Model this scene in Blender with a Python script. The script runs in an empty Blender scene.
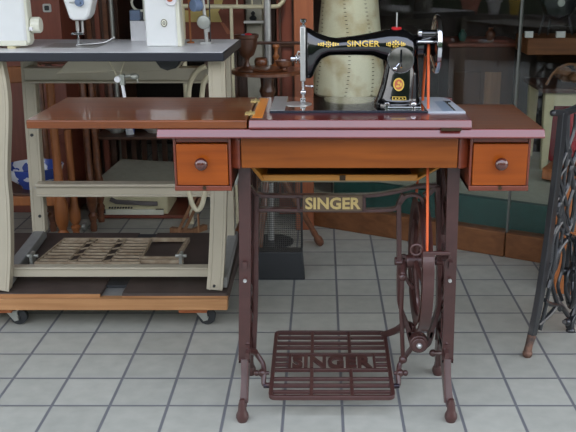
import bpy, bmesh, math, random
from mathutils import Vector, Matrix
from mathutils.bvhtree import BVHTree
random.seed(7)
PI = math.pi
scene = bpy.context.scene
COL = scene.collection

# ---------------------------------------------------------------- camera
FPX, CH = 859.0, 1.114
TH = math.atan(261 / 859.0); CT, ST = math.cos(TH), math.sin(TH)
cam = bpy.data.cameras.new('camera'); camo = bpy.data.objects.new('camera', cam); COL.objects.link(camo)
camo.location = (0, 0, CH); camo.rotation_euler = (PI / 2 - TH, 0, 0)
cam.sensor_width = 36; cam.lens = FPX / 576 * 36; cam.shift_x = -33 / 576
cam.clip_start = 0.05; cam.clip_end = 200
scene.camera = camo

def at(px, py, Y):
    """the point at depth Y that the photograph shows at pixel px, py"""
    a, b = (px - 321) / FPX, (216 - py) / FPX
    d = Vector((a, CT + b * ST, -ST + b * CT)); t = Y / d.y
    return Vector((d.x * t, Y, CH + d.z * t))
def atz(px, py, z=0.0):
    a, b = (px - 321) / FPX, (216 - py) / FPX
    d = Vector((a, CT + b * ST, -ST + b * CT)); t = (z - CH) / d.z
    return Vector((d.x * t, d.y * t, z))

# ---------------------------------------------------------------- materials
def lin(c):
    f = lambda v: v / 12.92 if v <= 0.04045 else ((v + 0.055) / 1.055) ** 2.4
    return tuple(f(v / 255.0) for v in c) + (1,)
def base(name):
    m = bpy.data.materials.new(name); m.use_nodes = True
    nt = m.node_tree; b = nt.nodes['Principled BSDF']
    return m, nt, b
def N(nt, t, **kw):
    n = nt.nodes.new(t)
    for k, v in kw.items(): setattr(n, k, v)
    return n
def mat(name, c, rough=0.5, metal=0.0, coat=0.0, var=0.12, scale=30, bump=0.0, stretch=(1, 1, 1), c2=None, coatr=0.08):
    """plain material with a soft procedural variation"""
    m, nt, b = base(name)
    tc = N(nt, 'ShaderNodeTexCoord'); mp = N(nt, 'ShaderNodeMapping')
    mp.inputs['Scale'].default_value = stretch
    nz = N(nt, 'ShaderNodeTexNoise'); nz.inputs['Scale'].default_value = scale; nz.inputs['Detail'].default_value = 4
    nt.links.new(tc.outputs['Object'], mp.inputs[0]); nt.links.new(mp.outputs[0], nz.inputs['Vector'])
    cr = N(nt, 'ShaderNodeValToRGB')
    a = lin(c); k = 1 - var
    cr.color_ramp.elements[0].position = 0.3; cr.color_ramp.elements[1].position = 0.7
    cr.color_ramp.elements[0].color = lin(c2) if c2 else (a[0] * k, a[1] * k, a[2] * k, 1)
    cr.color_ramp.elements[1].color = a
    nt.links.new(nz.outputs['Fac'], cr.inputs[0]); nt.links.new(cr.outputs[0], b.inputs['Base Color'])
    b.inputs['Roughness'].default_value = rough; b.inputs['Metallic'].default_value = metal
    b.inputs['Coat Weight'].default_value = coat; b.inputs['Coat Roughness'].default_value = coatr
    if bump:
        bp = N(nt, 'ShaderNodeBump'); bp.inputs['Strength'].default_value = bump; bp.inputs['Distance'].default_value = 0.002
        nt.links.new(nz.outputs['Fac'], bp.inputs['Height']); nt.links.new(bp.outputs[0], b.inputs['Normal'])
    return m
def wood(name, c1, c2, axis='x', rough=0.4, coat=0.0, scale=1.0, coatr=0.06, spec=0.5):
    m, nt, b = base(name)
    tc = N(nt, 'ShaderNodeTexCoord'); mp = N(nt, 'ShaderNodeMapping')
    s = {'x': (3, 60, 60), 'y': (60, 3, 60), 'z': (60, 60, 3)}[axis]
    mp.inputs['Scale'].default_value = tuple(v * scale for v in s)
    n1 = N(nt, 'ShaderNodeTexNoise'); n1.inputs['Scale'].default_value = 1.0; n1.inputs['Detail'].default_value = 6; n1.inputs['Distortion'].default_value = 0.6
    n2 = N(nt, 'ShaderNodeTexNoise'); n2.inputs['Scale'].default_value = 6; n2.inputs['Detail'].default_value = 3
    nt.links.new(tc.outputs['Object'], mp.inputs[0]); nt.links.new(mp.outputs[0], n1.inputs['Vector']); nt.links.new(tc.outputs['Object'], n2.inputs['Vector'])
    mx = N(nt, 'ShaderNodeMath', operation='MULTIPLY_ADD'); mx.inputs[1].default_value = 0.35
    nt.links.new(n2.outputs['Fac'], mx.inputs[0]); 
    m2 = N(nt, 'ShaderNodeMath', operation='MULTIPLY'); m2.inputs[1].default_value = 0.65
    nt.links.new(n1.outputs['Fac'], m2.inputs[0]); nt.links.new(m2.outputs[0], mx.inputs[2])
    cr = N(nt, 'ShaderNodeValToRGB')
    cr.color_ramp.elements[0].position = 0.32; cr.color_ramp.elements[1].position = 0.68
    cr.color_ramp.elements[0].color = lin(c1); cr.color_ramp.elements[1].color = lin(c2)
    nt.links.new(mx.outputs[0], cr.inputs[0]); nt.links.new(cr.outputs[0], b.inputs['Base Color'])
    b.inputs['Roughness'].default_value = rough; b.inputs['Coat Weight'].default_value = coat; b.inputs['Coat Roughness'].default_value = coatr
    b.inputs['Specular IOR Level'].default_value = spec
    return m

M = {}
M['top_wood'] = wood('varnished_top_wood', (92, 45, 14), (126, 66, 22), 'x', 0.35, 0.5, spec=0.3)
M['edge_wood'] = wood('varnished_edge_wood', (96, 28, 26), (118, 38, 34), 'x', 0.28, 1.0)
M['edge_wood'].node_tree.nodes['Principled BSDF'].inputs['Coat IOR'].default_value = 1.56
M['apron_wood'] = wood('apron_wood', (110, 54, 8), (140, 74, 18), 'x', 0.4, 0.15, spec=0.25)
M['drawer_wood'] = wood('drawer_wood', (122, 54, 6), (154, 74, 12), 'x', 0.4, 0.15, spec=0.25)
M['case_wood'] = wood('case_wood', (92, 34, 12), (118, 48, 18), 'x', 0.4, 0.4)
M['amber'] = wood('amber_glow_wood', (214, 112, 6), (244, 150, 14), 'y', 0.3, 0.3)
M['tray_wood'] = wood('tray_wood', (176, 112, 34), (204, 140, 52), 'x', 0.5, 0.1)
M['tray_felt'] = mat('tray_bottom', (120, 116, 98), 0.8)
M['iron'] = mat('maroon_iron', (74, 45, 41), 0.36, 0.0, 0.25, 0.2, 40, 0.15)
M['iron_dark'] = mat('dark_steel', (52, 44, 52), 0.35, 0.6)
M['brass'] = mat('brass_paint', (196, 172, 112), 0.4, 0.1, var=0.15)
M['plate_dark'] = mat('plate_ground', (98, 80, 62), 0.5)
M['black_enamel'] = mat('black_enamel', (9, 9, 10), 0.16, 0.0, 1.0, 0.1, coatr=0.03)
M['bed_blue'] = mat('blue_black_enamel', (30, 36, 50), 0.2, 0.0, 1.0)
M['dial_metal'] = mat('dark_nickel', (116, 114, 108), 0.3, 1.0, var=0.4, scale=60)
M['gold'] = mat('gold_decal', (222, 186, 84), 0.4, 0.25)
M['chrome'] = mat('chrome', (205, 205, 208), 0.12, 1.0, var=0.05)
M['steel'] = mat('brushed_steel', (196, 196, 192), 0.34, 0.65, var=0.1, scale=80)
M['sky_grey_plate'] = mat('grey_plate', (186, 192, 200), 0.4, 0.1, 0.3, 0.06)
M['red_felt'] = mat('red_felt', (200, 28, 34), 0.9)
M['badge_red'] = mat('badge_red', (186, 92, 62), 0.4)
M['leather'] = mat('orange_leather_belt', (214, 92, 36), 0.55)
M['cream_paint'] = mat('cream_machine_paint', (226, 226, 216), 0.28, 0.0, 0.6, 0.04)
M['white_paint'] = mat('white_machine_paint', (226, 228, 226), 0.3, 0.0, 0.5, 0.03)
M['ivory'] = mat('ivory_plastic', (222, 222, 204), 0.35, 0.0, 0.2, 0.04)
M['frame_beige'] = mat('beige_enamel_frame', (176, 167, 146), 0.36, 0.0, 0.3, 0.03, 20)
M['frame_grey'] = mat('grey_enamel_bar', (128, 128, 124), 0.5, var=0.15)
M['cast_beige'] = mat('worn_beige_casting', (164, 150, 126), 0.5, 0.0, 0.1, 0.2, 40, 0.1, c2=(128, 108, 84))
M['bench_grey'] = mat('grey_laminate', (228, 228, 228), 0.35, 0.0, 0.1, 0.06)
M['rubber_edge'] = mat('black_edge', (36, 38, 46), 0.45)
M['dolly_wood'] = wood('dolly_pine', (150, 104, 62), (184, 136, 90), 'x', 0.6)
M['block_wood'] = wood('caster_block', (150, 84, 44), (174, 102, 58), 'x', 0.6)
M['board_dark'] = mat('dark_worn_board', (76, 64, 58), 0.6, 0, 0, 0.35, 14)
M['black_rubber'] = mat('black_rubber', (44, 46, 48), 0.6)
M['zinc'] = mat('zinc', (176, 178, 170), 0.4, 0.7)
M['white_plastic'] = mat('white_plastic', (230, 230, 232), 0.4)
M['blue_grey'] = mat('blue_grey_plastic', (112, 130, 158), 0.4)
M['pine_orange'] = wood('orange_pine', (138, 80, 38), (168, 104, 56), 'z', 0.5, 0.1)
M['knob_wood'] = wood('knob_wood', (62, 24, 14), (86, 34, 20), 'z', 0.25, 1.0)
M['oak_dark'] = wood('dark_turned_wood', (62, 36, 22), (86, 52, 32), 'z', 0.4, 0.3)
M['walnut'] = wood('walnut', (88, 50, 32), (126, 78, 48), 'x', 0.32, 0.6)
M['red_door'] = wood('red_brown_door', (110, 56, 40), (128, 68, 50), 'z', 0.4, 0.2)
M['post_wood'] = wood('post_wood', (124, 68, 42), (150, 88, 56), 'z', 0.4, 0.2)
M['dark_wood'] = wood('dark_panel_wood', (60, 38, 26), (84, 52, 34), 'z', 0.5, 0.1)
M['sill_wood'] = wood('sill_wood', (100, 62, 36), (134, 88, 54), 'x', 0.5, 0.05, 0.6, spec=.3)
M['orange_board'] = wood('orange_board', (146, 82, 36), (178, 106, 52), 'z', 0.5, 0.05)
M['stick_wood'] = wood('stick_wood', (120, 84, 56), (152, 110, 76), 'z', 0.55)
M['dark_wall'] = mat('dark_shop_wall', (44, 36, 30), 0.8)
M['ceiling'] = mat('ceiling_paint', (84, 80, 74), 0.9)
M['green_panel'] = mat('dark_green_panel', (44, 90, 82), 0.5, var=0.2)
M['lino'] = mat('grey_green_lino', (186, 188, 166), 0.7)
M['porcelain'] = mat('white_porcelain', (226, 226, 220), 0.15, 0, 0.6, 0.03)
M['cover_grey'] = mat('grey_cover_card', (168, 166, 148), 0.6)
M['case_cream'] = mat('cream_case', (212, 204, 166), 0.5)
M['handle_grey'] = mat('grey_handle', (110, 104, 102), 0.5)
M['cloth_red'] = mat('red_cloth', (186, 30, 44), 0.8)
M['cream_metal'] = mat('cream_bed_enamel', (208, 200, 168), 0.4)
M['canvas_yellow'] = mat('painted_canvas', (186, 166, 100), 0.7, var=0.25, scale=12)
M['canvas_brown'] = mat('painted_canvas_brown', (108, 54, 34), 0.7, var=0.2, scale=12)
M['pale_wall'] = mat('pale_plaster', (170, 166, 150), 0.8)
M['black_metal'] = mat('black_painted_metal', (40, 42, 44), 0.5)
M['mesh_metal'] = mat('dark_wire', (62, 62, 58), 0.5)
M['black_iron'] = mat('black_cast_iron', (34, 35, 38), 0.34, 0.0, 0.4, 0.2, 40, 0.2)
M['rust_foot'] = mat('worn_rusty_iron', (122, 88, 70), 0.5, 0.2, var=0.4, scale=50, c2=(62, 50, 46))
M['hedge'] = mat('hedge_leaf', (52, 76, 40), 0.7, var=0.6, scale=40)
M['asphalt'] = mat('asphalt', (58, 58, 60), 0.9)
M['pink'] = mat('terracotta_pot', (206, 120, 96), 0.7)
M['yellow'] = mat('yellow_plastic', (226, 186, 40), 0.5)
M['twine'] = mat('cream_hose', (196, 188, 160), 0.5)
M['lock_brass'] = mat('lock_metal', (64, 48, 30), 0.4, 0.5)

def parchment():
    m, nt, b = base('stitched_parchment')
    tc = N(nt, 'ShaderNodeTexCoord')
    n1 = N(nt, 'ShaderNodeTexNoise'); n1.inputs['Scale'].default_value = 9; n1.inputs['Detail'].default_value = 6
    cr = N(nt, 'ShaderNodeValToRGB'); e = cr.color_ramp.elements
    e[0].position = 0.28; e[0].color = lin((190, 164, 112)); e[1].position = 0.55; e[1].color = lin((236, 232, 206))
    nt.links.new(tc.outputs['Object'], n1.inputs['Vector']); nt.links.new(n1.outputs['Fac'], cr.inputs[0])
    nt.links.new(cr.outputs[0], b.inputs['Base Color']); b.inputs['Roughness'].default_value = 0.6
    return m
M['parchment'] = parchment()
M['stitch'] = mat('stitch_thread', (70, 62, 44), 0.8)

def delft():
    m, nt, b = base('blue_white_porcelain')
    tc = N(nt, 'ShaderNodeTexCoord'); n1 = N(nt, 'ShaderNodeTexNoise'); n1.inputs['Scale'].default_value = 16; n1.inputs['Detail'].default_value = 2
    cr = N(nt, 'ShaderNodeValToRGB'); cr.color_ramp.interpolation = 'CONSTANT'; e = cr.color_ramp.elements
    e[0].position = 0.0; e[0].color = lin((62, 84, 160)); e[1].position = 0.5; e[1].color = lin((216, 220, 226))
    nt.links.new(tc.outputs['Object'], n1.inputs['Vector']); nt.links.new(n1.outputs['Fac'], cr.inputs[0])
    nt.links.new(cr.outputs[0], b.inputs['Base Color']); b.inputs['Roughness'].default_value = 0.2
    return m
M['delft'] = delft()

def glass():
    m = bpy.data.materials.new('shop_glass'); m.use_nodes = True; nt = m.node_tree
    nt.nodes.remove(nt.nodes['Principled BSDF']); out = nt.nodes['Material Output']
    tr = N(nt, 'ShaderNodeBsdfTransparent'); tr.inputs[0].default_value = (0.91, 0.925, 0.92, 1)
    gl = N(nt, 'ShaderNodeBsdfGlossy'); gl.inputs['Roughness'].default_value = 0.0
    lw = N(nt, 'ShaderNodeLayerWeight'); lw.inputs['Blend'].default_value = 0.5
    pw = N(nt, 'ShaderNodeMath', operation='POWER'); pw.inputs[1].default_value = 4
    ma = N(nt, 'ShaderNodeMath', operation='MULTIPLY_ADD'); ma.inputs[1].default_value = 0.8; ma.inputs[2].default_value = 0.03
    mx = N(nt, 'ShaderNodeMixShader')
    nt.links.new(lw.outputs['Facing'], pw.inputs[0]); nt.links.new(pw.outputs[0], ma.inputs[0]); nt.links.new(ma.outputs[0], mx.inputs[0])
    nt.links.new(tr.outputs[0], mx.inputs[1]); nt.links.new(gl.outputs[0], mx.inputs[2]); nt.links.new(mx.outputs[0], out.inputs['Surface'])
    return m
M['glass'] = glass()

TILE = 0.15
def tiles():
    m, nt, b = base('grey_floor_tiles')
    tc = N(nt, 'ShaderNodeTexCoord'); sx = N(nt, 'ShaderNodeSeparateXYZ'); nt.links.new(tc.outputs['Object'], sx.inputs[0])
    ph = (atz(220.5, 431.4), atz(321, 405.6))
    def mth(op, a, bb=None, c=None):
        n = N(nt, 'ShaderNodeMath', operation=op)
        for i, v in enumerate((a, bb, c)):
            if v is None: continue
            if isinstance(v, (int, float)): n.inputs[i].default_value = v
            else: nt.links.new(v, n.inputs[i])
        return n.outputs[0]
    u = mth('DIVIDE', mth('SUBTRACT', sx.outputs[0], ph[0].x), TILE)
    v = mth('DIVIDE', mth('SUBTRACT', sx.outputs[1], ph[1].y), TILE)
    iu, iv = mth('FLOOR', u), mth('FLOOR', v)
    fu, fv = mth('SUBTRACT', u, iu), mth('SUBTRACT', v, iv)
    du = mth('MINIMUM', fu, mth('SUBTRACT', 1.0, fu)); dv = mth('MINIMUM', fv, mth('SUBTRACT', 1.0, fv))
    d = mth('MINIMUM', du, dv)
    mr = N(nt, 'ShaderNodeMapRange', interpolation_type='SMOOTHSTEP'); mr.inputs['From Min'].default_value = 0.016; mr.inputs['From Max'].default_value = 0.034
    nt.links.new(d, mr.inputs['Value'])
    cv = N(nt, 'ShaderNodeCombineXYZ'); nt.links.new(iu, cv.inputs[0]); nt.links.new(iv, cv.inputs[1])
    wn = N(nt, 'ShaderNodeTexWhiteNoise'); wn.noise_dimensions = '2D'; nt.links.new(cv.outputs[0], wn.inputs['Vector'])
    nz = N(nt, 'ShaderNodeTexNoise'); nz.inputs['Scale'].default_value = 22; nz.inputs['Detail'].default_value = 6
    nt.links.new(tc.outputs['Object'], nz.inputs['Vector'])
    val = mth('MULTIPLY_ADD', wn.outputs['Value'], 0.25, mth('MULTIPLY', nz.outputs['Fac'], 0.75))
    cr = N(nt, 'ShaderNodeValToRGB'); e = cr.color_ramp.elements
    e[0].position = 0.2; e[0].color = lin((156, 156, 145)); e[1].position = 0.8; e[1].color = lin((180, 179, 167))
    nt.links.new(val, cr.inputs[0])
    # faint rusty stains here and there
    n3 = N(nt, 'ShaderNodeTexNoise'); n3.inputs['Scale'].default_value = 4.5; n3.inputs['Detail'].default_value = 3; nt.links.new(tc.outputs['Object'], n3.inputs['Vector'])
    mr3 = N(nt, 'ShaderNodeMapRange'); mr3.inputs['From Min'].default_value = 0.66; mr3.inputs['From Max'].default_value = 0.8; mr3.inputs['To Max'].default_value = 0.5
    nt.links.new(n3.outputs['Fac'], mr3.inputs['Value'])
    ms = N(nt, 'ShaderNodeMix', data_type='RGBA'); nt.links.new(mr3.outputs[0], ms.inputs['Factor']); nt.links.new(cr.outputs[0], ms.inputs['A']); ms.inputs['B'].default_value = lin((150, 138, 116))
    mg = N(nt, 'ShaderNodeMix', data_type='RGBA'); nt.links.new(mr.outputs[0], mg.inputs['Factor'])
    mg.inputs['A'].default_value = lin((108, 109, 112)); nt.links.new(ms.outputs['Result'], mg.inputs['B'])
    nt.links.new(mg.outputs['Result'], b.inputs['Base Color'])
    b.inputs['Roughness'].default_value = 0.55
    bp = N(nt, 'ShaderNodeBump'); bp.inputs['Strength'].default_value = 0.5; bp.inputs['Distance'].default_value = 0.002
    nt.links.new(mr.outputs[0], bp.inputs['Height']); nt.links.new(bp.outputs[0], b.inputs['Normal'])
    return m
M['tiles'] = tiles()

# ---------------------------------------------------------------- mesh helpers
class B:
    """collects shapes in one bmesh, in world coordinates"""
    def __init__(s): s.bm = bmesh.new()
    def box(s, x0, x1, y0, y1, z0, z1):
        v = [s.bm.verts.new(p) for p in ((x0, y0, z0), (x1, y0, z0), (x1, y1, z0), (x0, y1, z0), (x0, y0, z1), (x1, y0, z1), (x1, y1, z1), (x0, y1, z1))]
        for f in ((0, 3, 2, 1), (4, 5, 6, 7), (0, 1, 5, 4), (1, 2, 6, 5), (2, 3, 7, 6), (3, 0, 4, 7)): s.bm.faces.new([v[i] for i in f])
        return s
    def hexa(s, pts):
        """eight corners: bottom loop of four, then top loop of four"""
        v = [s.bm.verts.new(p) for p in pts]
        for f in ((0, 3, 2, 1), (4, 5, 6, 7), (0, 1, 5, 4), (1, 2, 6, 5), (2, 3, 7, 6), (3, 0, 4, 7)): s.bm.faces.new([v[i] for i in f])
        return s
    def loft(s, rings, cap=True, closed=False):
        R = [[s.bm.verts.new(p) for p in r] for r in rings]; n = len(R[0])
        seq = list(zip(R, R[1:])) + ([(R[-1], R[0])] if closed else [])
        for a, b in seq:
            for i in range(n): s.bm.faces.new((a[i], a[(i + 1) % n], b[(i + 1) % n], b[i]))
        if cap and not closed: s.bm.faces.new(R[0][::-1]); s.bm.faces.new(R[-1])
        return s
    def prism(s, pts, vec):
        v = Vector(vec); return s.loft([[Vector(p) for p in pts], [Vector(p) + v for p in pts]])
    def frames(s, path, up=None, closed=False):
        P = [Vector(p) for p in path]; n = len(P); T = []
        for i in range(n):
            a = P[(i - 1) % n] if closed or i else P[0]; b = P[(i + 1) % n] if closed or i < n - 1 else P[-1]
            T.append((b - a).normalized())
        nrm = Vector(up) if up else Vector((0, 0, 1))
        if abs(nrm.dot(T[0])) > 0.95: nrm = Vector((0, 1, 0)) if abs(T[0].y) < 0.9 else Vector((1, 0, 0))
        out = []
        for i in range(n):
            if up and abs(Vector(up).dot(T[i])) < 0.95: nrm = Vector(up)
            u = (nrm - T[i] * nrm.dot(T[i])).normalized(); w = T[i].cross(u); out.append((P[i], u, w)); nrm = u
        return out
    def tube(s, path, r, n=10, closed=False):
        rr = r if isinstance(r, (list, tuple)) else [r] * len(path)
        return s.loft([[p + (u * math.cos(2 * PI * k / n) + w * math.sin(2 * PI * k / n)) * q for k in range(n)] for (p, u, w), q in zip(s.frames(path, None, closed), rr)], closed=closed)
    def bar(s, path, hu, hw, up, closed=False):
        """rectangular bar along a path; hu = half size along 'up', hw = half size across"""
        hu = hu if isinstance(hu, (list, tuple)) else [hu] * len(path); hw = hw if isinstance(hw, (list, tuple)) else [hw] * len(path)
        rings = []
        for (p, u, w), a, b in zip(s.frames(path, up, closed), hu, hw):
            rings.append([p + u * a + w * b, p - u * a + w * b, p - u * a - w * b, p + u * a - w * b])
        return s.loft(rings, closed=closed)
    def lathe(s, prof, o, axis=(0, 0, 1), n=24, closed=False):
        """prof: (radius, height) pairs along the axis from o"""
        ax = Vector(axis).normalized(); o = Vector(o); u = ax.orthogonal().normalized(); w = ax.cross(u)
        rings = [[o + ax * h + (u * math.cos(2 * PI * k / n) + w * math.sin(2 * PI * k / n)) * max(r, 1e-4) for k in range(n)] for r, h in prof]
        return s.loft(rings, cap=not closed, closed=closed)
    def cyl(s, a, b, r, n=16, r2=None):
        a, b = Vector(a), Vector(b); d = b - a
        return s.lathe([(r, 0), (r if r2 is None else r2, d.length)], a, d, n)
    def ball(s, c, r, sc=(1, 1, 1), n=16):
        c = Vector(c); rings = []
        for i in range(1, n // 2):
            t = PI * i / (n // 2)
            rings.append([c + Vector((r * math.sin(t) * math.cos(2 * PI * k / n) * sc[0], r * math.sin(t) * math.sin(2 * PI * k / n) * sc[1], -r * math.cos(t) * sc[2])) for k in range(n)])
        return s.loft(rings)
    def ring(s, c, R, r, axis=(0, 1, 0), n=32, m=8):
        ax = Vector(axis).normalized(); c = Vector(c); u = ax.orthogonal().normalized(); w = ax.cross(u)
        return s.tube([c + (u * math.cos(2 * PI * k / n) + w * math.sin(2 * PI * k / n)) * R for k in range(n)], r, m, True)
    def build(s, name, m, parent=None, bevel=0.0, sub=0, angle=40, seg=2):
        bmesh.ops.recalc_face_normals(s.bm, faces=s.bm.faces[:])
        me = bpy.data.meshes.new(name); s.bm.to_mesh(me); s.bm.free()
        me.materials.append(M[m] if isinstance(m, str) else m)
        me.shade_smooth(); me.set_sharp_from_angle(angle=math.radians(angle))
        o = bpy.data.objects.new(name, me); COL.objects.link(o)
        if bevel:
            md = o.modifiers.new('bevel', 'BEVEL'); md.width = bevel; md.segments = seg; md.limit_method = 'ANGLE'; md.angle_limit = math.radians(35); md.harden_normals = False
        if sub:
            md = o.modifiers.new('sub', 'SUBSURF'); md.levels = sub; md.render_levels = sub
        if parent is not None: adopt(o, parent)
        return o
def origin(o):
    p = Vector((0, 0, 0)); 
    while o is not None: p += o.location; o = o.parent
    return p
ORG = {}
def adopt(o, parent):
    o.parent = parent
    o.matrix_parent_inverse = Matrix.Translation(-ORG.get(parent.name, Vector((0, 0, 0))))
def thing(name, label, cat, loc=(0, 0, 0), group=None):
    o = bpy.data.objects.new(name, None); COL.objects.link(o); o.location = loc; o.empty_display_size = 0.05
    ORG[o.name] = Vector(loc)
    return tag(o, label, cat, group)
def tag(o, label, cat, group=None):
    o['label'] = label; o['category'] = cat
    if group: o['group'] = group
    return o
def struct(o): o['kind'] = 'structure'; return o
def spline(pts, n=8):
    P = [Vector(p) for p in pts]; out = []
    for i in range(len(P) - 1):
        p0, p1, p2, p3 = P[max(i - 1, 0)], P[i], P[i + 1], P[min(i + 2, len(P) - 1)]
        for k in range(n):
            t = k / n
            out.append(0.5 * ((2 * p1) + (p2 - p0) * t + (2 * p0 - 5 * p1 + 4 * p2 - p3) * t * t + (3 * p1 - p0 - 3 * p2 + p3) * t ** 3))
    return out + [P[-1]]
def rrect(x0, x1, y0, y1, r, n=4):
    out = []
    for cx, cy, a in ((x1 - r, y1 - r, 0), (x0 + r, y1 - r, 90), (x0 + r, y0 + r, 180), (x1 - r, y0 + r, 270)):
        for k in range(n + 1):
            t = math.radians(a + 90 * k / n); out.append((cx + r * math.cos(t), cy + r * math.sin(t)))
    return out
def text_mesh(s, height, width, depth=0.002, bold=0.02):
    """lettering lying in its own x-y plane, fitted to width x height, from 0,0"""
    cu = bpy.data.curves.new('lettering', 'FONT'); cu.body = s; cu.offset = bold; cu.extrude = 0.05; cu.resolution_u = 3
    o = bpy.data.objects.new('lettering', cu); COL.objects.link(o)
    bpy.context.view_layer.update()
    me = bpy.data.meshes.new_from_object(o.evaluated_get(bpy.context.evaluated_depsgraph_get()))
    bpy.data.objects.remove(o)
    xs = [v.co.x for v in me.vertices]; ys = [v.co.y for v in me.vertices]; zs = [v.co.z for v in me.vertices]
    for v in me.vertices:
        v.co = ((v.co.x - min(xs)) / (max(xs) - min(xs)) * width, (v.co.y - min(ys)) / (max(ys) - min(ys)) * height, (v.co.z - min(zs)) / (max(zs) - min(zs)) * depth)
    return me
def place_mesh(name, me, m, parent, o, ux, uy):
    """lay a mesh built in x-y-z at o, along ux, uy"""
    ux, uy, o = Vector(ux).normalized(), Vector(uy).normalized(), Vector(o); uz = ux.cross(uy)
    for v in me.vertices: v.co = o + ux * v.co.x + uy * v.co.y + uz * v.co.z
    me.materials.clear(); me.materials.append(M[m]); me.name = name
    ob = bpy.data.objects.new(name, me); COL.objects.link(ob)
    if parent is not None: adopt(ob, parent)
    return ob

# ================================================================ the setting
struct(B().box(-6, 3.5, -4.0, 6.2, -0.05, 0.0).build('floor', 'tiles'))
struct(B().box(-60, 60, -60, 12, -0.25, -0.12).build('ground', 'asphalt'))
struct(B().box(-6, 3.5, 1.15, 6.2, 2.35, 2.65).build('ceiling', 'ceiling'))
struct(B().box(-6, 3.5, 5.2, 5.3, 0, 2.55).build('wall_back', 'dark_wall'))
struct(B().box(-2.3, -2.2, 2.2, 5.2, 0, 2.55).build('wall_left', 'dark_wall'))
struct(B().box(2.3, 2.4, 2.4, 5.2, 0, 2.55).build('wall_right', 'dark_wall'))
WA = Vector((0.0, 3.504, 0)); WU = Vector((0.844, -0.46, 0)).normalized(); WN = Vector((-WU.y, WU.x, 0))   # window line, WN points into the shop
def wbox(s0, s1, d0, d1, z0, z1, b=None):
    b = b or B()
    P = [WA + WU * s + WN * d for s, d in ((s0, d0), (s1, d0), (s1, d1), (s0, d1))]
    return b.hexa([p + Vector((0, 0, z0)) for p in P] + [p + Vector((0, 0, z1)) for p in P])
SJ = (atz(505, 256) - WA).dot(WU)
struct(wbox(-0.06, SJ - 0.002, 0.0, 0.06, 0, 0.098).build('baseboard_window', 'sill_wood', bevel=0.003))
struct(wbox(SJ + 0.002, 2.0, 0.0, 0.06, 0, 0.098).build('baseboard_right', 'sill_wood', bevel=0.003))
struct(wbox(-0.05, SJ - 0.002, 0.02, 0.03, 0.098, 2.55).build('window_1', 'glass'))
struct(wbox(SJ + 0.002, 2.0, 0.02, 0.03, 0.098, 2.55).build('window_2', 'glass'))
struct(wbox(SJ - 0.0035, SJ + 0.0035, 0.016, 0.034, 0.09, 2.55).build('trim_1', mat('silicone_joint', (96, 98, 92), 0.4)))
struct(B().box(-0.108, -0.03, 3.46, 3.56, 0, 2.55).build('trim_2', 'post_wood', bevel=0.004))
struct(wbox(0.02, 2.2, 0.08, 0.11, 0.0, 0.2).build('partition_low', 'green_panel'))
struct(wbox(0.0, 2.4, 0.11, 1.3, 0.12, 0.2).build('platform', 'lino'))

# ================================================================ treadle sewing table
T = thing('treadle_sewing_table', 'varnished red-brown wooden sewing table on maroon cast-iron treadle legs, leaf folded out to the left', 'sewing table', (0.06, 2.03, 0))
def edged(name, m, x0, x1, y0, y1, z0, z1, slope, bev=0.0025):
    """a board whose front edge leans back"""
    pf = [(x0, y0 + .002, z0), (x0, y0, z0 + .003), (x0, y0 + slope, z1), (x0, y1, z1), (x0, y1, z0)]
    o = B().prism(pf, (x1 - x0, 0, 0)).build(name, m, T, bev, seg=3); o.data.materials.append(M['edge_wood'])
    for p in o.data.polygons:
        if p.normal.y < -.5: p.material_index = 1
    return o
edged('tabletop', 'top_wood', -.360, .491, 1.848, 2.185, .729, .749, .0095)
# raised surround of the machine bed, open in the middle
b = B(); x0, x1 = -0.158, 0.330
b.prism([(x0, 1.853, .7495), (x0, 1.851, .7525), (x0, 1.8585, .769), (x0, 1.942, .769), (x0, 1.942, .7495)], (x1 - x0, 0, 0)); b.box(x0, x1, 2.152, 2.172, 0.7495, 0.769)
b.box(x0, -0.117, 1.942, 2.152, 0.7495, 0.769); b.box(0.255, x1, 1.942, 2.152, 0.7495, 0.765)
b.build('bed_surround', 'edge_wood', T, 0.002, seg=3)
B().box(-.153, -.130, 1.885, 2.150, .7688, .7698).build('amber_glow_strip', 'amber', T, .0003)  # amber wood edge at the hinge gap, its glow put into the colour
B().box(-0.645, -0.162, 1.855, 2.172, 0.7495, 0.769).build('extension_leaf', 'top_wood', T, 0.003, seg=3)
h = B().box(0.262, 0.306, 1.846, 1.853, 0.7465, 0.7525).build('hinge', 'lock_brass', T)
h = B().box(-0.172, -0.150, 2.09, 2.12, 0.769, 0.7715); h.cyl((-0.161, 2.085, 0.771), (-0.161, 2.125, 0.771), 0.003); h.build('hinge', 'brass', T)
h = B().box(-0.172, -0.150, 1.92, 1.95, 0.769, 0.7715); h.cyl((-0.161, 1.915, 0.771), (-0.161, 1.955, 0.771), 0.003); h.build('hinge', 'brass', T)
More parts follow.
